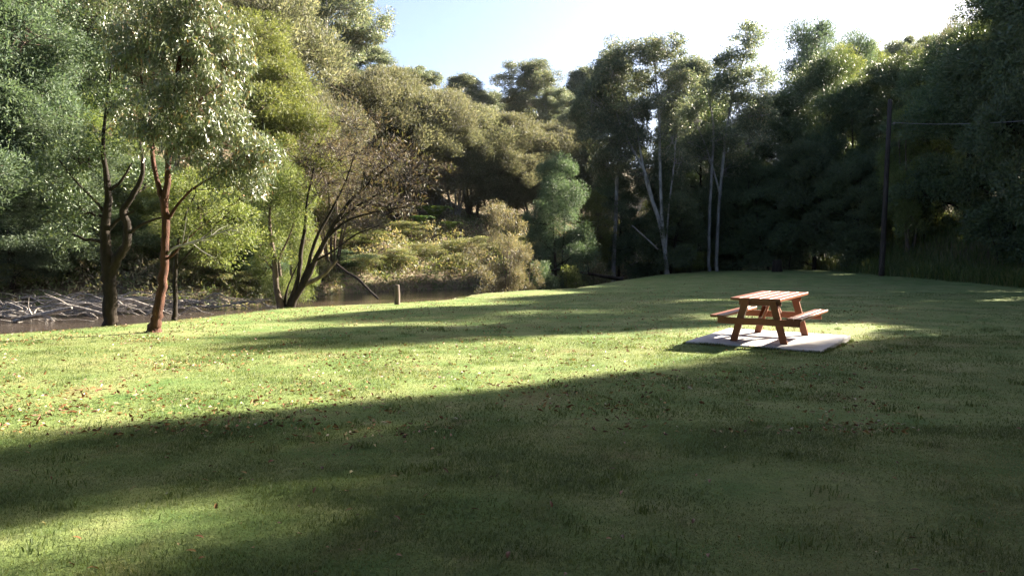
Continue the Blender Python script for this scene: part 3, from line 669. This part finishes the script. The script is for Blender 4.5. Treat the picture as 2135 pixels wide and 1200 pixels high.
rng = np.random.default_rng(7)
def scatter_far(n, lo, hi, xmin=-28, xmax=22):
    out = np.zeros((0, 3))
    while len(out) < n:
        X = rng.uniform(xmin, xmax, n * 4); Y = rng.uniform(22, 85, n * 4); df = sdist(X, Y, FAR)
        k = (df > lo) & (df < hi); out = np.vstack([out, np.stack([X[k], Y[k], df[k]], 1)])
    return out[:n]
q = scatter_far(100000, .1, 11)
cx = np.sin(q[:, 0] * 1.7 + np.sin(q[:, 1] * 1.1) * 2) * np.sin(q[:, 1] * 1.9 + q[:, 0] * .6)
hh = (.25 + .75 * np.clip(cx + .4, 0, 1)) * rng.uniform(0, 1, len(q)) * np.clip(q[:, 2], .3, 1)
Pt = np.stack([q[:, 0], q[:, 1], height(q[:, 0], q[:, 1]) + hh], 1)
D = unit(rng.standard_normal((len(q), 3)) * .8 + [0, -.2, .5])
V, Q = leaf_quads(Pt, D, rng.uniform(.12, .28, len(q)), rng.uniform(.04, .085, len(q)), rng, .1)
tag(obj('undergrowth', mesh_data('undergrowth', V, [Q], M['scrub_leaf'], {'rnd': np.clip(.5 + .35 * cx + rng.normal(0, .2, len(q)), 0, 1), 'cl': rng.uniform(0, 1, len(q))})), 'low tangled undergrowth covering the far river bank', 'undergrowth', kind='stuff')

# grasses: long grass on the shaded bank right of the pole
def blades(P0, L, W, lean, rng):
    n = len(P0); az = rng.uniform(0, 2 * PI, n); t = np.stack([np.cos(az), np.sin(az), np.zeros(n)], 1)
    s = np.stack([-np.sin(az + .6), np.cos(az + .6), np.zeros(n)], 1)
    ln = lean * rng.uniform(.2, 1.3, n)
    up = np.array([0, 0, 1.0])
    a = P0 - s * W[:, None] * .5; b = P0 + s * W[:, None] * .5
    m1 = P0 + up * (L * .6)[:, None] + t * (L * .25 * ln)[:, None]; c = m1 + s * W[:, None] * .35; dd = m1 - s * W[:, None] * .35
    e = P0 + up * (L * (1 - .25 * ln))[:, None] + t * (L * .9 * ln)[:, None]
    V = np.stack([a, b, c, dd, e], 1).reshape(-1, 3); k = np.arange(n)[:, None] * 5
    return V, k + np.array([[0, 1, 2, 3]]), k + np.array([[3, 2, 4]])
n = 26000
X = rng.uniform(20.8, 28, n); Y = rng.uniform(26, 60, n)
V, Q, T = blades(np.stack([X, Y, height(X, Y) - .03], 1), rng.uniform(.4, 1.1, n), rng.uniform(.015, .035, n), .8, rng)
tag(obj('long_grass', mesh_data('long_grass', V, [Q, T], M['long_grass'], {'rnd': np.tile(rng.uniform(0, 1, n), 2), 'cl': np.tile(rng.uniform(0, 1, n), 2)})), 'dark long grass on the shaded bank right of the pole', 'grass', kind='stuff')

# lawn turf: short blades, dense near the camera
def lawn_pts(n, d0, d1, spread=.72):
    d = np.sqrt(rng.uniform(d0 * d0, d1 * d1, n)); x = rng.uniform(-spread, spread, n) * d
    keep = (-sdist(x, d, NEAR) > -.3) & (x < 22.5)
    return x[keep], d[keep]
def in_slab(x, y, m=0.0):
    c, s_ = math.cos(-.584), math.sin(-.584); dx, dy = x - 4.465, y - 14.211
    lx = c * dx + s_ * dy; ly = -s_ * dx + c * dy
    return (abs(lx) < 1.1 + m) & (abs(ly) < 1.11 + m)
Vs, Qs, Ts, rr_, off = [], [], [], [], 0
for n, d0, d1, L0, L1, w in [(210000, 3.2, 7.5, .014, .034, .0035), (190000, 7.5, 15, .014, .034, .006), (90000, 15, 30, .012, .03, .012)]:
    x, y = lawn_pts(n, d0, d1); k = ~in_slab(x, y); x, y = x[k], y[k]; n = len(x)
    bare = np.clip(np.sin(x * .9 + 1.4 * np.sin(y * .8) + 1.1) * np.sin(y * 1.25 + 1.2 * np.sin(x * .55)) - .45, 0, 1) * 1.5
    k = rng.random(n) > bare; x, y = x[k], y[k]; n = len(x)
    patch = np.sin(x * 1.9 + 1.5 * np.sin(y * 1.3)) * np.sin(y * 2.3 + x * .8) + .6 * np.sin(x * 5.1 + y * 3.3) * np.sin(y * 6.1 - x * 2.2)
    L = rng.uniform(L0, L1, n) * (1 + .5 * np.clip(patch, -.6, 1)) * np.where(rng.random(n) < .02, 1.8, 1)
    V, Q, T = blades(np.stack([x, y, height(x, y) - .004], 1), L, w * rng.uniform(.7, 1.3, n), 1.7, rng)
    Vs.append(V); Qs.append(Q + off); Ts.append(T + off); off += len(V)
    dry = np.clip(np.sin(x * .55 + 1.1 * np.sin(y * .42) + 2.0) * np.sin(y * .8 + .9 * np.sin(x * .7)) - .35, 0, 1)
    rr_.append((np.clip(.36 - .22 * patch + .4 * dry + rng.normal(0, .2, n), 0, 1), rng.uniform(0, 1, n)))
n = 5200; side = rng.integers(0, 4, n); tt = rng.uniform(-1.13, 1.13, n); of = np.abs(rng.normal(0, .035, n)) + 1.085       # longer grass creeping over the pad's edges
lx_ = np.where(side == 0, of + .015, np.where(side == 1, -of - .015, tt)); ly_ = np.where(side == 2, of, np.where(side == 3, -of - .03, tt))
x = 4.465 + math.cos(-.584) * lx_ - math.sin(-.584) * ly_; y = 14.211 + math.sin(-.584) * lx_ + math.cos(-.584) * ly_
V, Q, T = blades(np.stack([x, y, height(x, y) - .004], 1), rng.uniform(.015, .055, n) * (.6 + .7 * (np.sin(tt * 7 + side * 2) > 0)), rng.uniform(.005, .009, n), 1.0, rng)
Vs.append(V); Qs.append(Q + off); Ts.append(T + off); off += len(V); rr_.append((np.clip(rng.normal(.3, .2, n), 0, 1), rng.uniform(0, 1, n)))
for _ in range(420):          # coarser weed tufts
    d_ = math.sqrt(rng.uniform(3.4 ** 2, 17 ** 2)); x_ = rng.uniform(-.7, .7) * d_
    if in_slab(x_, d_, .3) or -sdist(np.array([x_]), np.array([d_]), NEAR)[0] < .5: continue
    n = int(rng.integers(18, 60)); sp = rng.uniform(.04, .14); x = x_ + rng.normal(0, sp, n); y = d_ + rng.normal(0, sp, n)
    V, Q, T = blades(np.stack([x, y, height(x, y) - .004], 1), rng.uniform(.03, .075, n), rng.uniform(.004, .009, n), 1.1, rng)
    Vs.append(V); Qs.append(Q + off); Ts.append(T + off); off += len(V); rr_.append((np.clip(rng.normal(.12, .12, n), 0, 1), np.full(n, rng.uniform(0, .7))))
ra = np.concatenate([a for a, b in rr_]); rb = np.concatenate([b for a, b in rr_])
tag(obj('lawn_grass', mesh_data('lawn_grass', np.vstack(Vs), [np.vstack(Qs), np.vstack(Ts)], M['grass_blade'], {'rnd': np.tile(ra, 2), 'cl': np.tile(rb, 2)})), 'short mown grass of the lawn', 'grass', kind='stuff')

# fallen leaves: one mass of litter, and the nearest ones leaf by leaf
n = 24000
d = 7 + 33 * rng.uniform(0, 1, n) ** 1.3; x = rng.uniform(-.68, .5, n) * d
pr = np.clip(1.05 - .045 * (x + 9), .12, 1) * np.where(-sdist(x, d, NEAR) > .2, 1, 0)
cl_ = np.clip(.55 + .9 * np.sin(x * 1.3 + 1.7 * np.sin(d * .6)) * np.sin(d * 1.1 + np.sin(x * .9) * 2), .08, 1)
k = (rng.random(n) < pr * cl_) & ~in_slab(x, d); x, d = x[k], d[k]; n = len(x)
D = unit(rng.standard_normal((n, 3)) * [1, 1, .35])
V, Q = leaf_quads(np.stack([x, d, height(x, d) + rng.uniform(.02, .045, n)], 1), D, rng.uniform(.035, .075, n), rng.uniform(.015, .032, n), rng, .3)
tag(obj('leaf_litter', mesh_data('leaf_litter', V, [Q], M['litter'], {'rnd': rng.uniform(0, 1, n), 'cl': rng.uniform(0, 1, n)})), 'brown and yellow fallen leaves scattered over the sunny lawn', 'fallen leaves', kind='stuff')
def fallen_leaf(seed, val):
    r = np.random.default_rng(seed); N = 7
    t = np.linspace(0, 1, N); wd = .013 * np.sin(PI * t ** .8) ** .8 + .0008; L = .075; curl = r.uniform(.3, .9)
    xx = L * t; zz = .012 * curl * np.sin(PI * t * r.uniform(.7, 1.1)) + .003; yy = .008 * r.uniform(-1, 1) * t * t
    Vv = []
    for i in range(N):
        Vv += [(xx[i], yy[i] - wd[i], zz[i] + .5 * wd[i]), (xx[i], yy[i], zz[i]), (xx[i], yy[i] + wd[i], zz[i] + .5 * wd[i])]
    Qq = []
    for i in range(N - 1):
        a = i * 3; Qq += [(a, a + 3, a + 4, a + 1), (a + 1, a + 4, a + 5, a + 2)]
    Qq = np.array(Qq); return mesh_data('fallen_leaf', Vv, [Qq], M['litter'], {'rnd': np.full(len(Qq), val), 'cl': np.full(len(Qq), r.uniform(0, 1))}, smooth=True)
lm = [(fallen_leaf(i, v), n_) for i, (v, n_) in enumerate([(.05, 'dark brown'), (.3, 'rust brown'), (.5, 'tan'), (.62, 'yellow-brown'), (.85, 'straw pale'), (1.0, 'whitish')])]
for i in range(230):
    d_ = math.sqrt(rng.uniform(3.6 ** 2, 9.5 ** 2)); x_ = rng.uniform(-.62, .62) * d_
    if x_ > 0 and rng.random() < .45: x_ = -x_
    me_, cn = lm[rng.choice(6, p=[.24, .26, .2, .15, .1, .05])]
    o = obj('fallen_leaf', me_, None, (x_, d_, hgt(x_, d_) + .022)); o.rotation_euler = (rng.normal(0, .35), rng.normal(0, .35), rng.uniform(0, 6.28)); sc_ = rng.uniform(.4, .85); o.scale = (sc_,) * 3
    tag(o, cn + ' curled leaf lying on the grass in the foreground', 'leaf', cn + ' fallen leaves in the foreground')

# ------------------------------------------------------------------ picnic table on its slab
def box(mb, c, size, bev=.006, R=None):
    """box with chamfered edges"""
    hx, hy, hz = np.array(size) / 2; b = min(bev, hx * .45, hy * .45, hz * .45); V = []
    for sx in (-1, 1):
        for sy in (-1, 1):
            for sz in (-1, 1):
                V += [(sx * (hx - b), sy * (hy - b), sz * hz), (sx * (hx - b), sy * hy, sz * (hz - b)), (sx * hx, sy * (hy - b), sz * (hz - b))]
    V = np.array(V)
    def vi(sx, sy, sz, k): return ((sx > 0) * 4 + (sy > 0) * 2 + (sz > 0)) * 3 + k
    Qs = []; Tt = []
    for s in (-1, 1):
        Qs.append([vi(-1, -1, s, 0), vi(1, -1, s, 0), vi(1, 1, s, 0), vi(-1, 1, s, 0)][::s])
        Qs.append([vi(-1, s, -1, 1), vi(-1, s, 1, 1), vi(1, s, 1, 1), vi(1, s, -1, 1)][::s])
        Qs.append([vi(s, -1, -1, 2), vi(s, 1, -1, 2), vi(s, 1, 1, 2), vi(s, -1, 1, 2)][::s])
    for a in (-1, 1):
        for b_ in (-1, 1):
            Qs.append([vi(-1, a, b_, 0), vi(1, a, b_, 0), vi(1, a, b_, 1), vi(-1, a, b_, 1)][::-a * b_])
            Qs.append([vi(a, -1, b_, 0), vi(a, 1, b_, 0), vi(a, 1, b_, 2), vi(a, -1, b_, 2)][::a * b_])
            Qs.append([vi(a, b_, -1, 1), vi(a, b_, 1, 1), vi(a, b_, 1, 2), vi(a, b_, -1, 2)][::-a * b_])
            for c_ in (-1, 1): Tt.append([vi(a, b_, c_, 0), vi(a, b_, c_, 1), vi(a, b_, c_, 2)][::-a * b_ * c_])
    if R is not None: V = V @ np.asarray(R).T
    mb.add(V + np.asarray(c), Qs, Tt)
YAW = -.584
m, nt, out = new_mat('concrete')
oc = nt.nodes.new('ShaderNodeTexCoord').outputs['Object']
cn_ = noise(nt, 5, 6, .65, oc); br = noise(nt, 40, 3, .6, oc, (.1, 1, 1))
cn2 = noise(nt, 1.6, 5, .6, oc)
principled(nt, out, mixc(nt, .35, mixc(nt, ramp(nt, [(.48, (0, 0, 0)), (.68, (.7, .7, .7))], cn2), ramp(nt, [(.35, (.38, .365, .375)), (.65, (.54, .53, .55))], cn_), (.27, .245, .22)), ramp(nt, [(.3, (.36, .35, .35)), (.7, (.58, .57, .58))], br)), .85, .2, br, .3, .003)
M['concrete'] = m
mb = MB(); box(mb, (0, -.02, -.10), (2.2, 2.22, .20), .012)
sl_ = obj('concrete_pad', mb.data('concrete_pad', M['concrete'], False), None, (4.465, 14.211, .067)); sl_.rotation_mode = 'QUATERNION'
from mathutils import Matrix
RT = Matrix.Rotation(YAW, 4, 'Z') @ Matrix.Rotation(.02, 4, 'X') @ Matrix.Rotation(.006, 4, 'Y')
sl_.rotation_quaternion = RT.to_quaternion()
tag(sl_, 'square pale concrete pad under the picnic table', 'concrete pad', kind='thing')
tb = empty('picnic_table', (4.465, 14.211, .069)); tb.rotation_mode = 'QUATERNION'; tb.rotation_quaternion = RT.to_quaternion()
tag(tb, 'red-brown wooden picnic table with attached benches on a concrete pad', 'picnic table')
tw = M['table_wood']; LT, WT = 1.78, .82
mb = MB(); rj = random.Random(4)
for i in range(5):
    w = (WT - 4 * .004) / 5; box(mb, (-WT / 2 + w / 2 + i * (w + .004), rj.uniform(-.004, .004), .75 - .0225), (w, LT, .045), .003)
obj('tabletop', mb.data('tabletop', tw, False), tb)
ex, ey = .745, 1.84
for sx in (-1, 1):
    mb = MB()
    for j in range(2): box(mb, (sx * (ex - .055 - j * .118), 0, .45 - .02), (.11, ey, .042), .005)
    obj('bench_seat', mb.data('bench_seat', tw, False), tb)
for sy in (-1, 1):
    y = sy * .67
    for sx in (-1, 1):
        top = np.array([sx * .22, y, .70]); bot = np.array([sx * .42, y, 0.0]); ax = top - bot; Ln = np.linalg.norm(ax)
        al = math.atan2(ax[0], ax[2]); ca, sa = math.cos(al), math.sin(al)
        mb = MB(); w, th = .115, .05; ys = y
        V = []
        for zz, pt in ((0, bot), (1, top)):
            for dx in (-1, 1):
                for dy in (-1, 1): V.append((pt[0] + dx * w / 2 / ca, ys + dy * th / 2, pt[2]))
        Qv = [(0, 2, 3, 1), (4, 5, 7, 6), (0, 1, 5, 4), (2, 6, 7, 3), (0, 4, 6, 2), (1, 3, 7, 5)]
        mb.add(V, Qv); o = obj('leg', mb.data('leg', tw, False), tb)
        bm_ = o.modifiers.new('bevel', 'BEVEL'); bm_.width = .005; bm_.segments = 1
    mb = MB(); yb = y + sy * .0485; box(mb, (0, yb, .45 - .042 - .06), (1.36, .045, .11), .005); obj('bench_beam', mb.data('bench_beam', tw, False), tb)
    mb = MB(); yb = y - sy * .0485; box(mb, (0, yb, .703 - .045), (.70, .045, .09), .005); obj('top_beam', mb.data('top_beam', tw, False), tb)
    ang = math.radians(38); mb = MB(); Rx = [[1, 0, 0], [0, math.cos(ang * sy), -math.sin(ang * sy)], [0, math.sin(ang * sy), math.cos(ang * sy)]]
    box(mb, (0, sy * .36, .535), (.045, .07, .48), .005, [[1, 0, 0], [0, math.cos(ang), -sy * -math.sin(ang) * -1], [0, sy * -math.sin(ang), math.cos(ang)]]) if False else mb.tube([(0, sy * .60, .40), (0, sy * .14, .69)], [.035, .035], 4, cap=True)
    obj('diagonal_brace', mb.data('diagonal_brace', tw, False), tb)
mb = MB(); box(mb, (0, 0, .69), (.09, .5, .03), .004); obj('centre_batten', mb.data('centre_batten', tw, False), tb)

# ------------------------------------------------------------------ short wooden post, stump, utility pole and wire
p = on_level(828, 628, 0); zz = hgt(p[0], p[1]); r_ = np.random.default_rng(2)
mb = MB(); mb.tube([(0, 0, -.4), (0, 0, .02), (.005, 0, .3), (-.005, .0, .58), (-.005, 0, .6)], [.085, .085, .083, .08, .066], 10, cap=True, rough=.03, rng=r_)
tag(obj('wooden_post', mb.data('wooden_post', M['post_wood']), None, (p[0], p[1], zz)), 'short round grey wooden post at the river edge of the lawn', 'post')
p = at_depth(1620, 560, 52); zz = hgt(p[0], p[1])
mb = MB(); mb.tube([(0, 0, -.3), (0, 0, .05), (.01, 0, .35), (0, 0, .72), (0, 0, .75)], [.36, .33, .29, .28, .25], 12, cap=True, rough=.04, rng=r_)
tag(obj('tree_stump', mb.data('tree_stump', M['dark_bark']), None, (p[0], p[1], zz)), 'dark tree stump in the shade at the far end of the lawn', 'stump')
pb = at_depth(1838, 578, 46); zb = hgt(pb[0], pb[1]); pt_ = at_depth(1856, 207, 46)
pole = empty('utility_pole', (pb[0], pb[1], zb)); tag(pole, 'tall dark wooden utility pole before the shaded trees', 'utility pole')
hp = pt_[2] - zb; lx = pt_[0] - pb[0]
mb = MB(); mb.tube([(-.02, 0, -.5), (0, 0, .5), (lx * .35, 0, hp * .35), (lx * .7, 0, hp * .7), (lx, 0, hp)], [.16, .155, .14, .125, .11], 12, cap=True)
obj('pole_shaft', mb.data('pole_shaft', M['pole_wood']), pole)
wp = at_depth(1855, 258, 46)
mb = MB(); q0 = wp - np.array([pb[0], pb[1], zb])
mb.tube([q0 + [.10, -.05, 0], q0 + [.22, -.09, .0]], [.02, .02], 6, cap=True); mb.tube([q0 + [.21, -.085, -.05], q0 + [.21, -.085, 0], q0 + [.21, -.085, .07]], [.03, .05, .03], 8, cap=True)
m, nt, out = new_mat('porcelain'); principled(nt, out, (.25, .2, .18), .3, .5); M['porcelain'] = m
obj('insulator', mb.data('insulator', M['porcelain']), pole)
m, nt, out = new_mat('wire_metal'); pr_ = principled(nt, out, (.22, .22, .24), .5, .5); pr_.inputs['Metallic'].default_value = .8; M['wire'] = m
w0 = wp + np.array([.22, -.09, .05]); w1 = at_depth(2520, 205, 26); ts = np.linspace(0, 1, 24)
C = [w0 * (1 - t) + w1 * t - np.array([0, 0, .35 * 4 * t * (1 - t)]) for t in ts]
mb = MB(); mb.tube(C, [.012] * 24, 6); tag(obj('overhead_wire', mb.data('overhead_wire', M['wire'])), 'single sagging wire running right from the utility pole', 'wire')
bp = w1; gz = hgt(bp[0], bp[1])
pole2 = empty('utility_pole', (bp[0], bp[1], gz)); tag(pole2, 'utility pole outside the right edge carrying the wire', 'utility pole')
mb = MB(); mb.tube([(0, 0, -.5), (0, 0, (bp[2] - gz) * .5), (0, 0, bp[2] - gz + .8)], [.19, .16, .13], 12, cap=True); obj('pole_shaft', mb.data('pole_shaft', M['pole_wood']), pole2)

# ------------------------------------------------------------------ driftwood and fallen branches
rng = np.random.default_rng(31)
def stick(L, r, seed, forks=1):
    g_ = np.random.default_rng(seed); mb = MB()
    n = 6; xs = np.linspace(0, L, n); bend = g_.normal(0, .07 * L, (n, 2)) * np.sin(PI * xs / L)[:, None]
    P_ = np.stack([xs, bend[:, 0], bend[:, 1] + .03], 1); C = curve([(*a_, r * (1 - .75 * i / (n - 1))) for i, a_ in enumerate(P_)], 3)
    mb.tube(C[:, :3], C[:, 3], 6, cap=True, rough=.06, rng=g_)
    for _ in range(forks):
        j = g_.integers(5, len(C) - 3); q = C[j]; e_ = q[:3] + np.array([L * g_.uniform(.15, .35), g_.normal(0, .15) * L, abs(g_.normal(0, .08)) * L])
        t = curve([(*q[:3], q[3] * .6), (*(.5 * (q[:3] + e_) + g_.normal(0, .03 * L, 3)), q[3] * .4), (*e_, .004)], 3); mb.tube(t[:, :3], t[:, 3], 5)
    return mb.data('driftwood_branch', M['grey_wood'])
sticks = [stick(2.6, .045, 1, 2), stick(3.4, .06, 2, 3), stick(1.8, .03, 3, 1), stick(2.2, .04, 4, 2), stick(4.2, .08, 5, 2)]
for i in range(240):
    px = rng.uniform(-30, 500); u = rng.random(); d_ = 26.6 + 5.5 * (px / 500) * 1.1 + rng.uniform(-.3, 4.0)
    x_ = (px - 1067.5) / F * d_; pile = max(0, 1 - abs((px - 210) / 270)) * 1.0
    z_ = -.76 + rng.uniform(0, .70) * (.3 + pile * .7)
    o = obj('driftwood_branch', sticks[rng.integers(5)], None, (x_, d_, z_)); o.rotation_euler = (rng.uniform(0, 6.28), rng.normal(0, .09), rng.choice([0, PI]) + rng.normal(0, .35)); sc_ = rng.uniform(.4, 1.1); o.scale = (sc_, sc_ * .6, sc_ * .6)
    tag(o, 'weathered grey stick tangled in the driftwood pile on the river', 'driftwood', 'sticks of the driftwood pile')
def log(name, label, cat, pts, d, mat, twigs=0, seed=1, k=9):
    B_ = at_depth(pts[0][0], pts[0][1], d); mb = MB(); s_ = d / F; g_ = np.random.default_rng(seed)
    C = curve([(*(at_depth(q[0], q[1], q[3] if len(q) > 3 else d) - B_), q[2] * s_ / 2) for q in pts], 5); mb.tube(C[:, :3], C[:, 3], k, cap=True, rough=.04, rng=g_)
    for _ in range(twigs):
        q = C[g_.integers(2, len(C))]; e_ = q[:3] + np.array([g_.normal(0, .5), g_.normal(0, .3), abs(g_.normal(.3, .25))])
        t = curve([(*q[:3], q[3] * .5), (*(.5 * (q[:3] + e_) + g_.normal(0, .05, 3)), q[3] * .3), (*e_, .004)], 3); mb.tube(t[:, :3], t[:, 3], 5)
    o = obj(name, mb.data(name, mat), None, B_); tag(o, label, cat); return o
log('driftwood_log', 'thick bleached log slanting out of the water below the driftwood pile', 'log', [(28, 669, 6), (60, 661, 10), (100, 653, 11), (128, 646, 9), (150, 641, 5)], 26.9, M['grey_wood'], 2, 2)
log('driftwood_log', 'long pale pole lying across the driftwood left of the black trunk', 'log', [(120, 632, 4), (160, 640, 6), (200, 650, 6), (222, 656, 5)], 27.4, M['grey_wood'], 1, 3)
log('driftwood_log', 'arched bleached branch on top of the driftwood right of the black trunk', 'log', [(235, 645, 6), (262, 625, 6), (300, 634, 5), (340, 648, 4)], 29.5, M['grey_wood'], 2, 4)
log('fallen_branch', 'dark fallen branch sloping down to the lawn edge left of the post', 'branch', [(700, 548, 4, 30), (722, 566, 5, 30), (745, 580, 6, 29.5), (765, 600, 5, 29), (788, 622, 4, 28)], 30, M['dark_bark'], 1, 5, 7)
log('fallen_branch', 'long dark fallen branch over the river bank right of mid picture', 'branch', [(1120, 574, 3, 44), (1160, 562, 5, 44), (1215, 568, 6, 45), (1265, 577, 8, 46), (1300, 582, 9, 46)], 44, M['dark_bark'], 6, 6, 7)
log('fallen_branch', 'thin pale fallen trunk slanting through the shade left of the twin trunks', 'branch', [(1318, 470, 2), (1340, 490, 3), (1360, 508, 3), (1372, 520, 3)], 50, M['pale_bark'], 1, 7, 6)
for i, (x0, y0, x1, y1, d_) in enumerate([(1225, 552, 1300, 549, 58), (1300, 556, 1360, 548, 56), (1330, 560, 1395, 552, 55)]):
    log('driftwood_log', ['bleached log across the river bank left of the dark riverside tree', 'bleached log on the bank right of the dark riverside tree', 'bleached log on the bank below the leaning gum trunks'][i], 'log', [(x0, y0, 4), ((x0 + x1) / 2, (y0 + y1) / 2 - 2, 6), (x1, y1, 3)], d_, M['grey_wood'], 2, 10 + i, 7)

# ------------------------------------------------------------------ tree fern and small ferns
def fern_data(R, nf, seed, rise=.5):
    g_ = np.random.default_rng(seed); Pp, Dd, Ll = [], [], []
    for i in range(nf):
        a_ = 2 * PI * i / nf + g_.uniform(-.2, .2); t = np.linspace(.08, 1, 34); r_ = R * t; z_ = R * (rise * np.sin(PI * t * .62) * 1.2 - .25 * t * t)
        c_ = np.stack([r_ * math.cos(a_), r_ * math.sin(a_), z_], 1); tn = unit(np.gradient(c_, axis=0)); sd = np.array([-math.sin(a_), math.cos(a_), 0])
        for s_ in (-1, 1):
            Pp.append(c_); Dd.append(unit(sd * s_ + tn * .5 + [0, 0, -.25] + g_.normal(0, .06, c_.shape))); Ll.append(R * .26 * np.sin(PI * np.clip(t * .92 + .06, 0, 1)) ** .7 + .02)
    Pp = np.vstack(Pp); Dd = np.vstack(Dd); Ll = np.concatenate(Ll); n_ = len(Pp)
    V, Q = leaf_quads(Pp, Dd, Ll, np.full(n_, R * .035), g_, 0)
    return mesh_data('fern_fronds', V, [Q], M['fern_leaf'], {'rnd': g_.uniform(0, 1, n_), 'cl': np.full(n_, .5)})
fm = fern_data(1.6, 18, 3, .75)
for px, py, d_, sc_, lab in [(905, 462, 58, .9, 'bright green tree fern on the shaded slope of the far bank'), (880, 478, 56.5, .6, 'smaller fern just left of the bright tree fern'), (940, 482, 57, .55, 'small fern right of the bright tree fern')]:
    p = at_depth(px, py, d_); z_ = hgt(p[0], p[1]); th_ = max(.2, p[2] - z_)
    e = empty('tree_fern', (p[0], p[1], z_)); tag(e, lab, 'fern')
    mb = MB(); mb.tube([(0, 0, -.3), (0, 0, th_ * .6), (0, 0, th_)], [.14, .12, .09], 8, cap=True); obj('trunk', mb.data('fern_trunk', M['dark_bark']), e)
    o = obj('fronds', fm, e, (0, 0, th_)); o.scale = (sc_,) * 3

# ------------------------------------------------------------------ thin air haze
m = bpy.data.materials.new('haze_air'); m.use_nodes = True; nt = m.node_tree; nt.nodes.clear()
out = nt.nodes.new('ShaderNodeOutputMaterial'); pv = nt.nodes.new('ShaderNodeVolumePrincipled')
pv.inputs['Color'].default_value = (.70, .84, 1.0, 1); pv.inputs['Density'].default_value = .00005; pv.inputs['Anisotropy'].default_value = .2
nt.links.new(pv.outputs[0], out.inputs['Volume'])
hv_ = np.array([(x, y, z) for x in (-1200, 1200) for y in (-700, 1900) for z in (-12.0, 75.0)])
hq = np.array([(0, 1, 3, 2), (4, 6, 7, 5), (0, 4, 5, 1), (2, 3, 7, 6), (0, 2, 6, 4), (1, 5, 7, 3)])
tag(obj('haze', mesh_data('haze', hv_, [hq], m)), 'thin bluish haze in the air of the valley', 'haze', kind='stuff')
